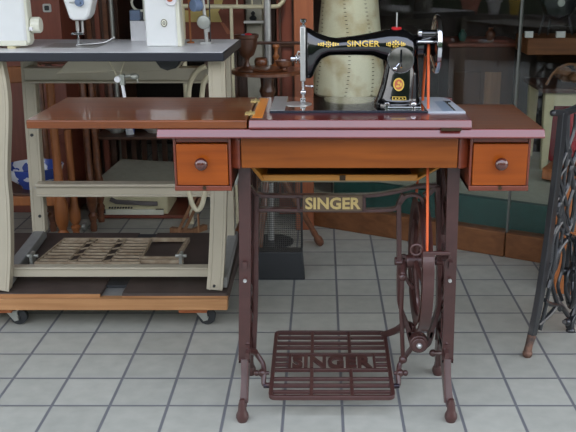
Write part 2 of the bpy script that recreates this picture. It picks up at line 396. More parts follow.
# filler plate right of the bed, sky reflection put into its grey, with cut-out
pl = B(); zp = 0.7725
pts = [(0.2445, 1.944), (0.330, 1.944), (0.318, 2.12), (0.309, 2.145), (0.298, 2.152), (0.2445, 2.152)]
pl.prism([(x, y, 0.765) for x, y in pts], (0, 0, zp - 0.765)).build('filler_plate', 'sky_grey_plate', T, 0.001)
hole = B(); hole.prism([(x, y, zp - .001) for x, y in ((0.278, 1.948), (0.304, 1.948), (0.300, 2.085), (0.276, 2.085))], (0, 0, 0.0016)).build('plate_door', mat('pale_steel_door', (148, 166, 186), 0.3, 0.2, 0.3), T, 0.0004)
B().prism([(x, y, zp - .001) for x, y in ((0.304, 1.955), (0.309, 1.955), (0.305, 2.09), (0.297, 2.09), (0.297, 2.084), (0.300, 2.08))], (0, 0, 0.0018)).build('plate_slot', 'black_enamel', T)
B().ring((0.308, 2.075, zp + 0.0005), 0.007, 0.0012, (0, 0, 1), 20, 6).ring((0.308, 2.075, zp + 0.0005), 0.0035, 0.001, (0, 0, 1), 16, 6).build('plate_emblem', 'black_enamel', T)
# apron with chamfered corners
b = B(); zb, zt = 0.657, 0.729
b.prism([(x, y, zb) for x, y in ((-0.178, 1.872), (0.305, 1.872), (0.305, 1.895), (-0.178, 1.895))], (0, 0, zt - zb))
b.build('apron', 'apron_wood', T, 0.002)
for sx, nm in ((-1, 'corner_post'), (1, 'corner_post')):
    xa, xb = (-0.180, -0.205) if sx < 0 else (0.307, 0.332)
    B().prism([(xa, 1.874, zb - .004), (xb, 1.888, zb - .004), (xb, 2.15, zb - .004), (xa, 2.15, zb - .004)], (0, 0, zt - zb + .004)).build(nm, 'case_wood', T, 0.004)
B().box(-0.178, 0.305, 2.14, 2.155, zb, zt).build('back_apron', 'case_wood', T, 0.002)
# drawers
def drawer(x0, x1):
    c = B(); y0, y1, z0, z1 = 1.868, 2.14, 0.605, 0.729
    c.box(x0 - .006, x0, y0 + .004, y1, z0, z1); c.box(x1, x1 + .006, y0 + .004, y1, z0, z1)
    c.box(x0 - .006, x1 + .006, y0, y1, z0, z0 + .012); c.box(x0, x1, y0 + .006, y1, z1 - .014, z1); c.box(x0, x1, y1 - .01, y1, z0, z1)
    c.build('drawer_case', 'case_wood', T, 0.0015)
    d = B().box(x0 + .001, x1 - .001, y0 - .001, y1 - .03, z0 + .0135, z1 - .016).build('drawer', 'drawer_wood', T, 0.0015)
    mx, mz = (x0 + x1) / 2, z0 + .066
    k = B(); k.lathe([(0.006, 0), (0.006, 0.006), (0.0125, 0.010), (0.0148, 0.016), (0.013, 0.021), (0.007, 0.0245), (0.0005, 0.0255)], (mx, y0 - .001, mz), (0, -1, 0)); k.build('knob', 'knob_wood', d)
    l = B(); l.cyl((mx + .003, y0 + .001, z0 + .008), (mx + .003, y0 - .003, z0 + .008), 0.0045, 12); l.build('lock', 'lock_brass', d)
drawer(-0.323, -0.207); drawer(0.338, 0.461)
# drip tray hanging under the machine
b = B(); b.box(-0.142, 0.230, 1.975, 1.985, 0.601, 0.616); b.box(-0.142, 0.23, 2.125, 2.135, 0.601, 0.655)
for xa_, xb_ in ((-.142, -.176), (.230, .304)):
    d_ = .010 if xa_ < 0 else -.010
    b.hexa([(xa_, 1.975, .601), (xa_ + d_, 1.975, .601), (xa_ + d_, 2.13, .601), (xa_, 2.13, .601), (xb_, 1.94, .657), (xb_ + d_, 1.94, .657), (xb_ + d_, 2.13, .657), (xb_, 2.13, .657)])
tr = b.build('drip_tray', 'tray_wood', T, 0.002)
B().box(-0.140, 0.228, 1.978, 2.13, 0.597, 0.602).build('tray_bottom', 'tray_felt', tr)
B().box(0.044, 0.058, 1.971, 1.976, 0.603, 0.615).build('catch', 'lock_brass', tr)

# ---- irons: two side frames
def side_frame(sx):
    if sx < 0: xt, xm, xk, xf = -0.176, -0.183, -0.193, -0.196
    else:      xt, xm, xk, xf = 0.306, 0.313, 0.319, 0.324
    fr = thing_part('side_frame')
    fr_b = B()
    # front and rear legs, broad flanges that lean outwards, with a thin web behind
    front = spline([(xt, 1.93, .66), (xm, 1.955, .42), (xk, 1.972, .165), (xk, 1.965, .135)], 8)
    rear = spline([(xt, 2.13, .66), (xm, 2.115, .42), (xk, 2.10, .165), (xk, 2.108, .135)], 8)
    for path in (front, rear):
        fr_b.bar(path, 0.014, 0.006, (1, 0, 0))
        cy = 2.04
        fr_b.bar([p + Vector((0, 0.016 if p.y < cy else -0.016, 0)) for p in path], 0.005, 0.014, (1, 0, 0))
    lf = spline([(xk, 1.965, .14), (xk - .001 * sx, 1.943, .09), (xf, 1.915, .03)], 6); lr = spline([(xk, 2.107, .14), (xk, 2.13, .09), (xf, 2.15, .03)], 6)
    for path, dy in ((lf, .02), (lr, -.02)):
        fr_b.bar(path, 0.0085, 0.005, (1, 0, 0))
        n = len(path); fr_b.bar([p + Vector((-sx * 0.006, dy * (1 - .7 * i / n), 0)) for i, p in enumerate(path)], 0.004, [0.018 * (1 - .7 * i / n) for i in range(n)], (1, 0, 0))
    xw_ = xk - sx * .007
    fr_b.prism([(xw_, 1.965, .17), (xw_, 2.06, .17), (xw_, 2.02, .12), (xw_, 1.925, .04), (xw_, 1.915, .045)], (-sx * .004, 0, 0))
    # scrollwork between the legs
    def sc(pts, r=0.006): fr_b.tube(spline(pts, 6), r, 8)
    for z in (0.64, 0.40, 0.16): fr_b.bar([(xm, 1.94, z), (xm, 2.12, z)], 0.005, 0.008, (1, 0, 0))
    for zc in (0.52, 0.28):
        for s in (-1, 1):
            sc([(xm, 2.035 - s * .07, zc + .10), (xm, 2.035 - s * .015, zc + .05), (xm, 2.035 + s * .045, zc), (xm, 2.035 - s * .015, zc - .05), (xm, 2.035 - s * .07, zc - .10)])
        fr_b.ring((xm, 2.035, zc), 0.022, 0.005, (1, 0, 0), 20, 6)
    o = fr_b.build('side_frame', 'iron', T, 0.0015)
    for y, xx in ((1.905, xf), (2.155, xf)):
        f = B(); f.lathe([(0.006, 0.06), (0.009, 0.048), (0.0105, 0.034), (0.0112, 0.028), (0.0152, 0.020), (0.0162, 0.011), (0.012, 0.0)], (xx, y, 0.0), n=18); f.build('foot', 'iron', o)
    q = B(); q.cyl((xm - .001, 1.945, .36), (xm - .001, 1.94, .36), 0.0045, 10); q.build('bolt', 'steel', o)
    return o
def thing_part(n): return None
side_frame(-1); side_frame(1)
# ---- cross brace with its name plate
YB = 2.04
def rz(px, py, Y=YB): return at(px, py, Y)
b = B()
def ribbon(pts, hu=0.0045, hd=0.010): b.bar(spline([rz(*p) for p in pts], 5), hu, hd, (0, 1, 0)) if False else b.bar(spline([rz(*p) for p in pts], 5), hd, hu, (0, 1, 0))
ribbon([(240, 186), (250, 187), (258, 194), (275, 195.5), (330, 195.5), (370, 195), (395, 191.5), (416, 186.5), (437, 185)], .0042)
ribbon([(257, 209), (300, 209.5), (362, 210), (392, 209), (399, 204), (406, 196), (416, 195), (422, 200), (423, 215)], .004)
ribbon([(257, 193), (256.5, 230), (256, 300), (254, 352)], .0055)
ribbon([(298, 195), (299, 210)], .004); ribbon([(364, 195), (364, 210)], .004)
ribbon([(398, 206), (399, 202), (403, 194)], .004)
ribbon([(424, 196), (432, 190), (437, 186)], .006)
br = b.build('cross_brace', 'iron', T, 0.0015)
p0, p1 = rz(303, 210.5, 2.028), rz(362.5, 195, 2.028)
np_ = B().box(p0.x, p1.x, 2.024, 2.032, p0.z, p1.z).build('name_plate', 'plate_dark', br, 0.001)
me = text_mesh('SINGER', (p1.z - p0.z) * .76, (p1.x - p0.x) * .93, 0.003, 0.03)
place_mesh('name_plate_lettering', me, 'brass', br, (p0.x + (p1.x - p0.x) * .04, 2.0245, p0.z + (p1.z - p0.z) * .12), (1, 0, 0), (0, 0, 1))
b = B()
for z in (p0.z + .0012, p1.z - .0012): b.box(p0.x, p1.x, 2.0225, 2.0245, z - .0012, z + .0012)
for x in (p0.x + .0012, p1.x - .0012): b.box(x - .0012, x + .0012, 2.0225, 2.0245, p0.z, p1.z)
b.build('name_plate_border', 'plate_dark', br)
# ---- fork that carries the flywheel
b = B()
L = spline([rz(398.5, 203), rz(399, 240), rz(399, 290), rz(400, 305), rz(406, 322), rz(412, 338)], 6)
R = spline([rz(437, 186), rz(438.5, 230), rz(439, 290), rz(438, 308), rz(434, 322), rz(429, 336)], 6)
for path in (L, R): b.bar(path, 0.013, 0.0055, (0, 1, 0))
b.bar(spline([rz(408, 330), rz(412, 342), rz(420, 346), rz(428, 342), rz(432, 330)], 6), 0.013, 0.006, (0, 1, 0))
b.bar(spline([rz(399, 257), rz(405, 256), rz(407, 262), rz(405, 272), rz(408, 282), rz(414, 288)], 5), 0.006, 0.004, (0, 1, 0))
fk = b.build('flywheel_fork', 'iron', T, 0.002)
axz = rz(420, 261).z; XW = 0.249
for xa, xb in ((0.186, 0.206), (0.288, 0.309)):
    b = B(); b.cyl((xa, YB, axz), (xb, YB, axz), 0.0105, 14); b.cyl((xa + .002, YB - .012, axz), (xb - .002, YB - .012, axz), .006); b.build('axle_bearing', 'iron', fk, 0.001)
b = B(); bz = rz(420.5, 338).z
b.cyl((XW + .001, 2.03, bz), (XW + .001, 2.0, bz), 0.024, 28); b.cyl((XW + .001, 2.0, bz), (XW + .001, 1.994, bz), 0.019, 28)
bo = b.build('boss', 'iron', fk, 0.002)
B().ball((XW + .001, 1.993, bz), 0.0075).build('boss_pin', 'steel', bo)
# ---- flywheel, turning about X
b = B(); RW = 0.163
b.lathe([(RW, -0.013), (RW - .013, -.004), (RW - .013, .004), (RW, 0.013), (RW - .010, 0.0135), (RW - .024, 0.008), (RW - .024, -0.008), (RW - .010, -0.0135)], (XW, YB, axz), (1, 0, 0), 56, closed=True)
fw = b.build('flywheel', 'iron', T)
b = B(); b.cyl((XW - .034, YB, axz), (XW + .034, YB, axz), 0.017, 20); b.cyl((XW - .05, YB, axz), (XW + .05, YB, axz), 0.007, 12); b.build('hub', 'iron', fw, 0.001)
for k in range(5):
    a = 2 * PI * k / 5 + 0.5
    pts = []
    for t in (0.014, 0.05, 0.1, 0.143):
        aa = a + 0.5 * math.sin(t / 0.145 * PI) * 0.6
        pts.append((XW - .012 * (1 - t / .145), YB + t * math.cos(aa), axz + t * math.sin(aa)))
    B().tube(spline(pts, 5), [0.0075 - .0025 * i / 15 for i in range(16)], 8).build('spoke', 'iron', fw)
# crank and pitman rod down to the treadle
b = B(); b.tube(spline([(XW - .04, YB, axz), (XW - .045, YB - .03, axz - .02), (XW - .045, YB - .035, axz - .03)], 4), 0.007, 8)
b.tube([(XW - .046, YB - .035, axz - .03), (XW - .046, YB - .028, .25), (XW - .036, YB - .015, .11)], 0.0055, 8); b.ball((XW - .046, YB - .035, axz - .03), .011); b.ball((XW - .036, YB - .015, .11), .011)
b.build('pitman_rod', 'iron', T)
# belt guard on top of the front of the wheel
b = B(); g0 = at(428, 243, 1.885)
arc = []
for k in range(25):
    a = math.radians(24 - 100 * k / 24); arc.append((XW + .001, YB - .174 * math.cos(a), axz + .174 * math.sin(a)))
b.bar(arc, .0135, .003, (1, 0, 0))
z_ = arc[0][2]; y_ = arc[0][1]
b.box(XW - .013, XW + .015, y_ - .004, y_ + .004, z_ - .03, z_ + .010)
b.bar([(XW + .012, y_, z_ + .006), (XW + .048, y_, z_ + .006), (XW + .05, y_ + .007, z_ - .006)], .005, .004, (0, 1, 0))
b.bar([(XW + .05, y_ + .007, z_ - .004), (XW + .05, 1.97, z_ - .04), (XW + .046, 2.03, axz + .03)], .005, .004, (0, 0, 1))
b.ring((XW - .026, 1.90, g0.z - .022), 0.013, 0.0035, (0, 1, 0), 20, 6)
b.build('belt_guard', 'iron', T, 0.001)
# ---- treadle plate
tx0, tx1, ty0, ty1, tz0, tz1 = -0.130, 0.184, 1.91, 2.237, 0.060, 0.090
def tp(x, v, dz=0): return Vector((x, ty0 + (ty1 - ty0) * v, tz0 + (tz1 - tz0) * v + dz))
b = B()
rim = rrect(tx0 + .004, tx1 - .004, 0.004, .327 - .004, .012)
b.bar([tp(x, y / .327) for x, y in rim], 0.0055, 0.005, (0, 0, 1), True)
vs = [0.085, 0.175, 0.265, 0.395, 0.63, 0.735, 0.81, 0.90]
for v in vs: b.bar([tp(tx0 + .003, v), tp(tx1 - .003, v)], 0.0045, 0.0042, (0, 0, 1))
for v in (0.47, 0.55):
    b.bar([tp(tx0 + .003, v), tp(-.083, v)], .0045, .0042, (0, 0, 1)); b.bar([tp(.142, v), tp(tx1 - .003, v)], .0045, .0042, (0, 0, 1))
for x in (-0.024, 0.078):
    for v0, v1 in ((0.0, 0.395), (0.63, 1.0)): b.bar([tp(x, v0), tp(x, v1)], 0.0045, 0.0045, (0, 0, 1))
for x in (-.083, .142): b.bar([tp(x, .395), tp(x, .63)], .0045, .0035, (0, 0, 1))
tpl = b.build('treadle_plate', 'iron', T, 0.001)
me = text_mesh('SINGER', .327 * .185, .212, 0.008, 0.03)
place_mesh('treadle_lettering', me, 'iron', tpl, tp(-.0765, .420, -.004), (1, 0, 0), tp(0, 1) - tp(0, 0))
b = B(); b.bar(spline([tp(tx1 - .01, .95), (.205, 2.16, .13), (.225, 2.08, .185), (.24, 2.035, .19)], 5), .009, .006, (0, 0, 1)); b.build('pitman_bracket', 'iron', tpl, .002)
b = B(); b.cyl((-0.148, 1.99, .052), (0.202, 1.99, .052), 0.006, 12); b.build('treadle_axle', 'iron_dark', tpl)
for sx in (-1, 1):
    b = B()
    if sx < 0: pts = [(254, 350), (258, 356), (263, 364), (264, 374), (264, 384), (270, 385)]
    else: pts = [(414, 345), (407, 354), (400, 364), (398.5, 374), (398, 385), (392, 386)]
    Ys = (2.04, 2.04, 2.03, 2.01, 1.995, 1.99)
    b.tube(spline([at(p[0], p[1], y) for p, y in zip(pts, Ys)], 6), 0.0068, 10)
    c = at(*( (262, 373) if sx < 0 else (400, 373)), 2.012); b.cyl(c - Vector((.016, 0, 0)), c + Vector((.018, 0, 0)), .0048, 10); b.ball(c + Vector((-.014 * -sx, 0, 0)), .008); b.ball(c, .011)
    if sx > 0: b.tube([at(432, 353, 2.02), at(450, 353, 1.99)], .006, 8); b.ball(at(433, 353, 2.02), .010)
    if sx < 0: b.tube([at(247, 350, 1.985), at(255, 352, 2.03)], .009, 8)
    b.build('treadle_pivot', 'iron', T, 0.0)

# ================================================================ black sewing machine
S = thing('sewing_machine', 'black enamel sewing machine with gold lettering and chrome handwheel, set into the wooden table', 'sewing machine', (0.07, 2.04, 0.769))
def sup(cx, cy, hx, hy, z, n=24, e=3.0):
    out = []
    for k in range(n):
        t = 2 * PI * k / n; c, s_ = math.cos(t), math.sin(t)
        out.append(Vector((cx + hx * math.copysign(abs(c) ** (2 / e), c), cy + hy * math.copysign(abs(s_) ** (2 / e), s_), z)))
    return out
YM = 2.04
b = B(); b.box(-0.1165, 0.2435, 1.9435, 2.1505, 0.7665, 0.7735); b.build('bed', 'black_enamel', S, 0.002)
B().box(-0.1165, 0.2435, 1.941, 1.945, 0.769, 0.7748).build('bed_edge', 'bed_blue', S, 0.0005)
B().box(-0.1165, -0.083, 1.947, 2.15, 0.7735, 0.7748).build('slide_plate', 'steel', S, 0.0004)
b = B(); b.lathe([(0.034, 0), (0.034, .0012)], (-0.056, 2.04, .7735), n=36); nd = b.build('needle_plate', 'steel', S)
B().box(-0.050, -0.046, 2.03, 2.05, .7747, .7752).build('feed_dog', 'black_enamel', S)
b = B()
arm = [(-.036, .954, .835, .020), (-.031, .953, .834, .026), (-.025, .951, .834, .027), (-.019, .947, .84, .027), (-.010, .942, .862, .026), (.002, .937, .880, .025), (.02, .931, .888, .025),
       (.036, .929, .889, .025), (.08, .934, .889, .027), (.12, .941, .888, .029), (.15, .948, .876, .033), (.178, .951, .862, .036), (.2, .947, .86, .036), (.214, .938, .865, .034), (.222, .928, .874, .027)]
rings = []
for x, zt_, zb_, hy in arm:
    r = sup(0, 0, hy, (zt_ - zb_) / 2, 0, 28, 2.15); rings.append([Vector((x, YM + p.x, (zt_ + zb_) / 2 + p.y)) for p in r])
b.loft(rings)
pil = [(.772, .126, .236, .056), (.782, .128, .236, .055), (.786, .131, .2345, .048), (.82, .142, .233, .044), (.85, .148, .231, .041), (.875, .153, .228, .037), (.9, .158, .225, .035)]
b.loft([sup((xl + xr) / 2, YM, (xr - xl) / 2, hy, z, 28, 2.05) for z, xl, xr, hy in pil])
b.lathe([(.024, 0), (.024, .022), (.018, .026), (.018, .04)], (.218, YM, .914), (1, 0, 0), 24)
body = b.build('arm_and_pillar', 'black_enamel', S)
md = body.modifiers.new('r', 'REMESH'); md.mode = 'VOXEL'; md.voxel_size = 0.0022; md.use_smooth_shade = True
md = body.modifiers.new('s', 'SMOOTH'); md.factor = 0.5; md.iterations = 10
bpy.context.view_layer.update()
nm_ = bpy.data.meshes.new_from_object(body.evaluated_get(bpy.context.evaluated_depsgraph_get()))
body.modifiers.clear(); body.data = nm_; nm_.shade_smooth()
tree = BVHTree.FromPolygons([v.co for v in nm_.vertices], [p.vertices for p in nm_.polygons])
def stick(bm, lift=0.0007, thick=0.0012):
    """lay a decal drawn in x-z (y = 0) onto the front of the machine"""
    for v in bm.verts:
        hit = tree.ray_cast(Vector((v.co.x, 1.8, v.co.z)), Vector((0, 1, 0)))
        if hit[0]: v.co.y = hit[0].y - lift + (thick if v.co.y > 1e-6 else 0)
def decal(name, bm, m):
    bmesh.ops.triangulate(bm, faces=bm.faces[:]); bmesh.ops.subdivide_edges(bm, edges=[e for e in bm.edges if e.calc_length() > .003], cuts=2, use_grid_fill=True)
    stick(bm); o_ = B(); o_.bm.free(); o_.bm = bm; return o_.build(name, m, S)
me = text_mesh('SINGER', .0135, .075, 0.001, 0.012)
for v in me.vertices: v.co = (0.0605 + v.co.x, 0.001 - v.co.z, 0.9115 + v.co.y)
bm = bmesh.new(); bm.from_mesh(me); decal('arm_lettering', bm, 'gold')
def flat(bm, pts):
    v = [bm.verts.new((x, 0, z)) for x, z in pts]; bm.faces.new(v)
def ornament(cx, cz, w, h):
    bm = bmesh.new()
    for k in range(8):      # petals round an eye
        a = 2 * PI * k / 8; rr = h * .5
        flat(bm, [(cx + math.cos(a) * rr * .35, cz + math.sin(a) * rr * .35), (cx + math.cos(a + .3) * rr * .75, cz + math.sin(a + .3) * rr * .75), (cx + math.cos(a) * rr, cz + math.sin(a) * rr), (cx + math.cos(a - .3) * rr * .75, cz + math.sin(a - .3) * rr * .75)])
    flat(bm, [(cx + math.cos(2 * PI * k / 10) * h * .12, cz + math.sin(2 * PI * k / 10) * h * .12) for k in range(10)])
    for s_ in (-1, 1):      # leaves to both sides
        for i in range(3):
            x_ = cx + s_ * (h * .55 + i * (w / 2 - h * .55) / 3); l_ = (w / 2 - h * .55) / 3
            for q in (-1, 1):
                flat(bm, [(x_, cz), (x_ + s_ * l_ * .4, cz + q * h * .36 * (1 - i * .25)), (x_ + s_ * l_ * 1.05, cz + q * h * .16 * (1 - i * .3)), (x_ + s_ * l_ * .7, cz + q * h * .02)])
    return bm
decal('gold_ornament', ornament(0.017, .9165, .05, .016), 'gold')
decal('gold_ornament', ornament(0.172, .9175, .045, .020), 'gold')
# pillar badge and its scroll
bm = bmesh.new(); pc = at(399, 85, 1.99)
def oval(bm, cx, cz, a, c_, n=20, a2=None, c2=None):
    if a2 is None: flat(bm, [(cx + a * math.cos(2 * PI * k / n), cz + c_ * math.sin(2 * PI * k / n)) for k in range(n)]); return
    for k in range(n):
        t, u = 2 * PI * k / n, 2 * PI * (k + 1) / n
        flat(bm, [(cx + a * math.cos(t), cz + c_ * math.sin(t)), (cx + a * math.cos(u), cz + c_ * math.sin(u)), (cx + a2 * math.cos(u), cz + c2 * math.sin(u)), (cx + a2 * math.cos(t), cz + c2 * math.sin(t))])
oval(bm, pc.x, pc.z, .0125, .0150, 24, .0095, .0118); decal('badge_rim', bm, 'gold')
bm = bmesh.new(); oval(bm, pc.x, pc.z, .0093, .0116); bd = decal('badge', bm, 'badge_red')
bm = bmesh.new(); oval(bm, pc.x, pc.z + .004, .003, .0035); oval(bm, pc.x - .002, pc.z - .004, .0045, .0025); oval(bm, pc.x + .005, pc.z, .002, .005); stick(bm, .0012); o_ = B(); o_.bm.free(); o_.bm = bm; o_.build('badge_emblem', 'gold', S)
bm = bmesh.new(); pz = at(399.5, 99, 1.985)
for s_ in (-1, 1): flat(bm, [(pz.x - .015, pz.z + s_ * .004), (pz.x + .015, pz.z + s_ * .004), (pz.x + .015, pz.z + s_ * .0026), (pz.x - .015, pz.z + s_ * .0026)])
for s_ in (-1, 1): flat(bm, [(pz.x + s_ * .016, pz.z - .004), (pz.x + s_ * .016, pz.z + .004), (pz.x + s_ * .0145, pz.z + .004), (pz.x + s_ * .0145, pz.z - .004)])
for k in (-1, 0, 1): oval(bm, pz.x + k * .008, pz.z, .002, .0016, 10)
decal('serial_scroll', bm, 'gold')
# stitch length dial
dc = at(401, 60, 2.0)
y_f = min((h_[0].y if h_[0] else 9) for h_ in (tree.ray_cast(Vector((dc.x + .027 * math.cos(k), 1.8, dc.z + .027 * math.sin(k))), Vector((0, 1, 0))) for k in range(12))) + .001
b = B(); b.lathe([(.0305, .02), (.0305, -.0015), (.028, -.003), (.0005, -.0035)], (dc.x, y_f, dc.z), (0, 1, 0), 40); sd = b.build('stitch_dial', 'dial_metal', S)
B().ring((dc.x, y_f - .001, dc.z), .0295, .0016, (0, 1, 0), 40, 6).build('dial_rim', 'chrome', sd)
B().box(dc.x - .0022, dc.x + .0022, y_f - .0045, y_f - .003, dc.z - .004, dc.z + .024).build('dial_slot', 'black_enamel', sd)
b = B(); b.cyl((dc.x, y_f - .003, dc.z - .006), (dc.x, y_f - .012, dc.z - .016), .0028, 10); b.ball((dc.x - .014, y_f - .008, dc.z - .019), .0062); b.cyl((dc.x - .014, y_f - .008, dc.z - .019), (dc.x - .004, y_f - .005, dc.z - .008), .0022, 8); b.build('stitch_lever', 'chrome', sd)
# face plate and needle parts
B().box(-.0485, -.036, YM - .026, YM + .026, .831, .9565).build('face_plate', 'steel', S, 0.002)
b = B(); b.cyl((-.041, YM, .9565), (-.041, YM, .962), .003); b.lathe([(.0032, 0), (.0075, .003), (.0075, .009), (.005, .0105)], (-.041, YM, .962), n=16); b.build('presser_screw', 'chrome', S)
b = B(); b.cyl((-.0425, YM - .004, .835), (-.0425, YM - .004, .792), .0036, 12); b.cyl((-.0425, YM + .010, .835), (-.0425, YM + .010, .783), .0034, 12)
b.cyl((-.0425, YM - .004, .792), (-.0425, YM - .004, .7765), .0009, 8); nb = b.build('needle_bar', 'chrome', S)
b = B(); b.cyl((-.048, YM - .008, .803), (-.036, YM - .008, .803), .0055, 12); b.cyl((-.036, YM - .008, .818), (-.022, YM - .014, .818), .0024, 8); b.ball((-.021, YM - .014, .818), .004); b.build('needle_clamp', 'chrome', nb, .0006)
b = B(); b.box(-.049, -.0455, YM - .012, YM + .02, .776, .7835); b.box(-.0405, -.037, YM - .012, YM + .02, .776, .7835); b.box(-.049, -.037, YM + .008, YM + .02, .776, .786); b.build('presser_foot', 'chrome', S, .0006)
b = B(); b.cyl((-.046, YM - .008, .882), (-.066, YM - .012, .882), .0045); b.lathe([(.004, 0), (.012, .001), (.012, .0025), (.005, .004), (.005, .007), (.012, .0085), (.012, .010), (.006, .012), (.006, .022)], (-.049, YM - .009, .882), (-1, -.1, 0), 20); b.build('thread_tension', 'chrome', S)
b = B(); b.tube(spline([(-.046, YM - .02, .895), (-.052, YM - .024, .9), (-.055, YM - .022, .892), (-.050, YM - .02, .886)], 4), .0016, 6); b.build('thread_guide', 'steel', S)
# spool pin on red felt
fz = .9525; b = B(); b.cyl((.176, YM, fz - .006), (.176, YM, fz + .001), .0115, 20); b.build('spool_felt', 'red_felt', S)
b = B(); b.cyl((.176, YM, fz - .002), (.176, YM, fz + .034), .0018, 8); b.build('spool_pin', 'steel', S)
# handwheel and bobbin winder
wz = .914; wx = .270
b = B(); b.lathe([(.067, -.0045), (.0685, 0), (.067, .0045), (.063, .0065), (.058, .004), (.058, -.004), (.063, -.0065)], (wx, YM, wz), (1, 0, 0), 48, closed=True); hw = b.build('handwheel', 'chrome', S)
b = B(); b.lathe([(.02, -.029), (.029, -.025), (.0225, -.021), (.029, -.017), (.024, -.013), (.03, -.010), (.032, -.005), (.05, .0), (.058, .002), (.058, -.003), (.03, -.012)], (wx, YM, wz), (1, 0, 0), 36); b.cyl((wx - .04, YM, wz), (wx + .008, YM, wz), .018, 24); b.build('wheel_web', 'black_enamel', hw)
b = B(); b.cyl((wx + .004, YM, wz), (wx + .011, YM, wz), .014, 20); b.build('clutch_knob', 'chrome', hw, .001)
b = B(); b.cyl((.232, YM - .03, .940), (.268, YM - .03, .940), .0105, 18); b.tube([(.232, YM - .03, .925), (.25, YM - .034, .93), (.262, YM - .03, .94)], .006, 8); b.box(.228, .262, YM - .036, YM - .02, .918, .9255); bw = b.build('bobbin_winder', 'black_enamel', S, .001)
b = B(); b.cyl((.223, YM - .03, .942), (.232, YM - .03, .942), .0085, 16); b.cyl((.222, YM - .037, .9235), (.262, YM - .037, .9235), .0035, 10); b.build('winder_spindle', 'chrome', bw, .001)
b = B(); b.box(.148, .158, 1.978, 1.988, .7735, .787); b.box(.155, .232, 1.976, 1.984, .7735, .7775); b.ball((.214, 1.976, .784), .0075); b.cyl((.214, 1.976, .774), (.214, 1.976, .782), .0045); b.build('winder_fittings', 'chrome', S, .001)

# ================================================================ drive belt
def belt():
    b = B(); pts = []; xa = wx - .021; ra, rb = .0235, RW - .010
    ft, fb = (xa, YM - ra, wz), (XW, YB - rb, axz)
    rt, rb_ = (xa, YM + ra, wz), (XW, YB + rb, axz)
    for k in range(13):
        a = PI * k / 12; pts.append((xa, YM - ra * math.cos(a), wz + ra * math.sin(a)))
    for k in range(1, 12): t = k / 12; pts.append(tuple(rt[i] + (rb_[i] - rt[i]) * t for i in range(3)))
    for k in range(25):
        a = PI * k / 24; pts.append((XW, YB + rb * math.cos(a), axz - rb * math.sin(a)))
    for k in range(1, 12): t = k / 12; pts.append(tuple(fb[i] + (ft[i] - fb[i]) * t for i in range(3)))
    b.tube(pts, 0.0033, 8, True)
    return b.build('drive_belt', 'leather')
tag(belt(), 'orange round leather belt running from the chrome handwheel down to the maroon flywheel', 'belt')

# ================================================================ industrial sewing bench on the left
I = thing('industrial_sewing_table', 'beige metal workbench with grey top and black edge, standing on the wheeled dolly', 'work table', (-0.65, 2.7, 0.123))
ZT = 0.853
def W(px, py, Y): return at(px, py, Y)
B().prism([(-1.5, 2.452, .828), (-.279, 2.452, .828), (-.266, 2.845, .828), (-1.5, 2.845, .828)], (0, 0, .0235)).build('tabletop', 'bench_grey', I, 0.002)
b = B(); b.prism([(-1.5, 2.447, .826), (-.274, 2.447, .826), (-.274, 2.453, .826), (-1.5, 2.453, .826)], (0, 0, .0245)); b.prism([(-.281, 2.448, .826), (-.274, 2.447, .826), (-.261, 2.847, .826), (-.268, 2.847, .826)], (0, 0, .0245)); b.build('table_edge', 'rubber_edge', I, 0.003)
def channel(path, hw, dp, up=(1, 0, 0)):
    """folded sheet leg: wide face with two returned lips"""
    b = B(); P = spline(path, 6)
    b.bar(P, hw, .0022, up)
    for s in (-1, 1): b.bar([p + Vector((s * (hw - .002), dp / 2, 0)) for p in P], .0022, dp / 2, up); b.bar([p + Vector((s * hw * .6, -.0025, 0)) for p in P], .002, .001, up)
    return b
zf = .1275
lf = channel([(-.945, 2.50, .826), (-.936, 2.49, .70), (-.955, 2.475, .5), (-.957, 2.47, .40), (-.968, 2.465, .25), (-.985, 2.46, zf)], .026, .03).build('leg', 'frame_beige', I, .0015)
rf = channel([(-.302, 2.50, .826), (-.303, 2.50, .6), (-.309, 2.49, .4), (-.318, 2.475, .24), (-.328, 2.465, zf)], .0245, .03).build('leg', 'frame_beige', I, .0015)
b = B(); b.cyl((-.328, 2.462, .142), (-.328, 2.456, .142), .004, 10); b.build('bolt', 'black_rubber', rf)
lr = channel([(-.998, 2.95, .826), (-1.005, 2.95, .6), (-1.013, 2.95, .3), (-1.018, 2.95, zf + .03)], .023, .035).build('leg', 'frame_beige', I, .0015)
b = B()
for p in ((31, 73), (38, 187)): c = W(p[0] - 1, p[1], 2.945); b.cyl(c, c - Vector((0, .006, 0)), .007, 12)
b.build('bolt', 'zinc', lr)
b = B()
for p in ((33, 135), (41, 216)): c = W(p[0] - 1, p[1], 2.948); b.cyl(c, c - Vector((0, .004, 0)), .0055, 12)
b.build('bolt_hole', 'black_rubber', lr)
rr = B().hexa([(-.352, 2.90, zf), (-.308, 2.90, zf), (-.308, 2.94, zf), (-.352, 2.94, zf), (-.345, 2.86, .826), (-.300, 2.86, .826), (-.300, 2.90, .826), (-.345, 2.90, .826)]).build('leg', 'frame_beige', I, .002)
c = W(226, 218, 2.9); b = B(); b.cyl((-.322, 2.895, .40), (-.322, 2.88, .40), .006, 12); b.build('bolt_hole', 'black_rubber', rr)
b = B(); b.tube(spline([(-.292, 2.85, .36), (-.285, 2.85, .40), (-.292, 2.85, .45), (-.286, 2.85, .48)], 4), .005, 6); b.build('side_latch', 'zinc', I)
b = B(); b.box(-1.0, -.33, 2.91, 2.955, .700, .752); b.box(-1.0, -.33, 2.90, 2.912, .744, .752); b.box(-1.0, -.33, 2.90, 2.912, .700, .708); b.build('crossbar', 'frame_beige', I, .002)
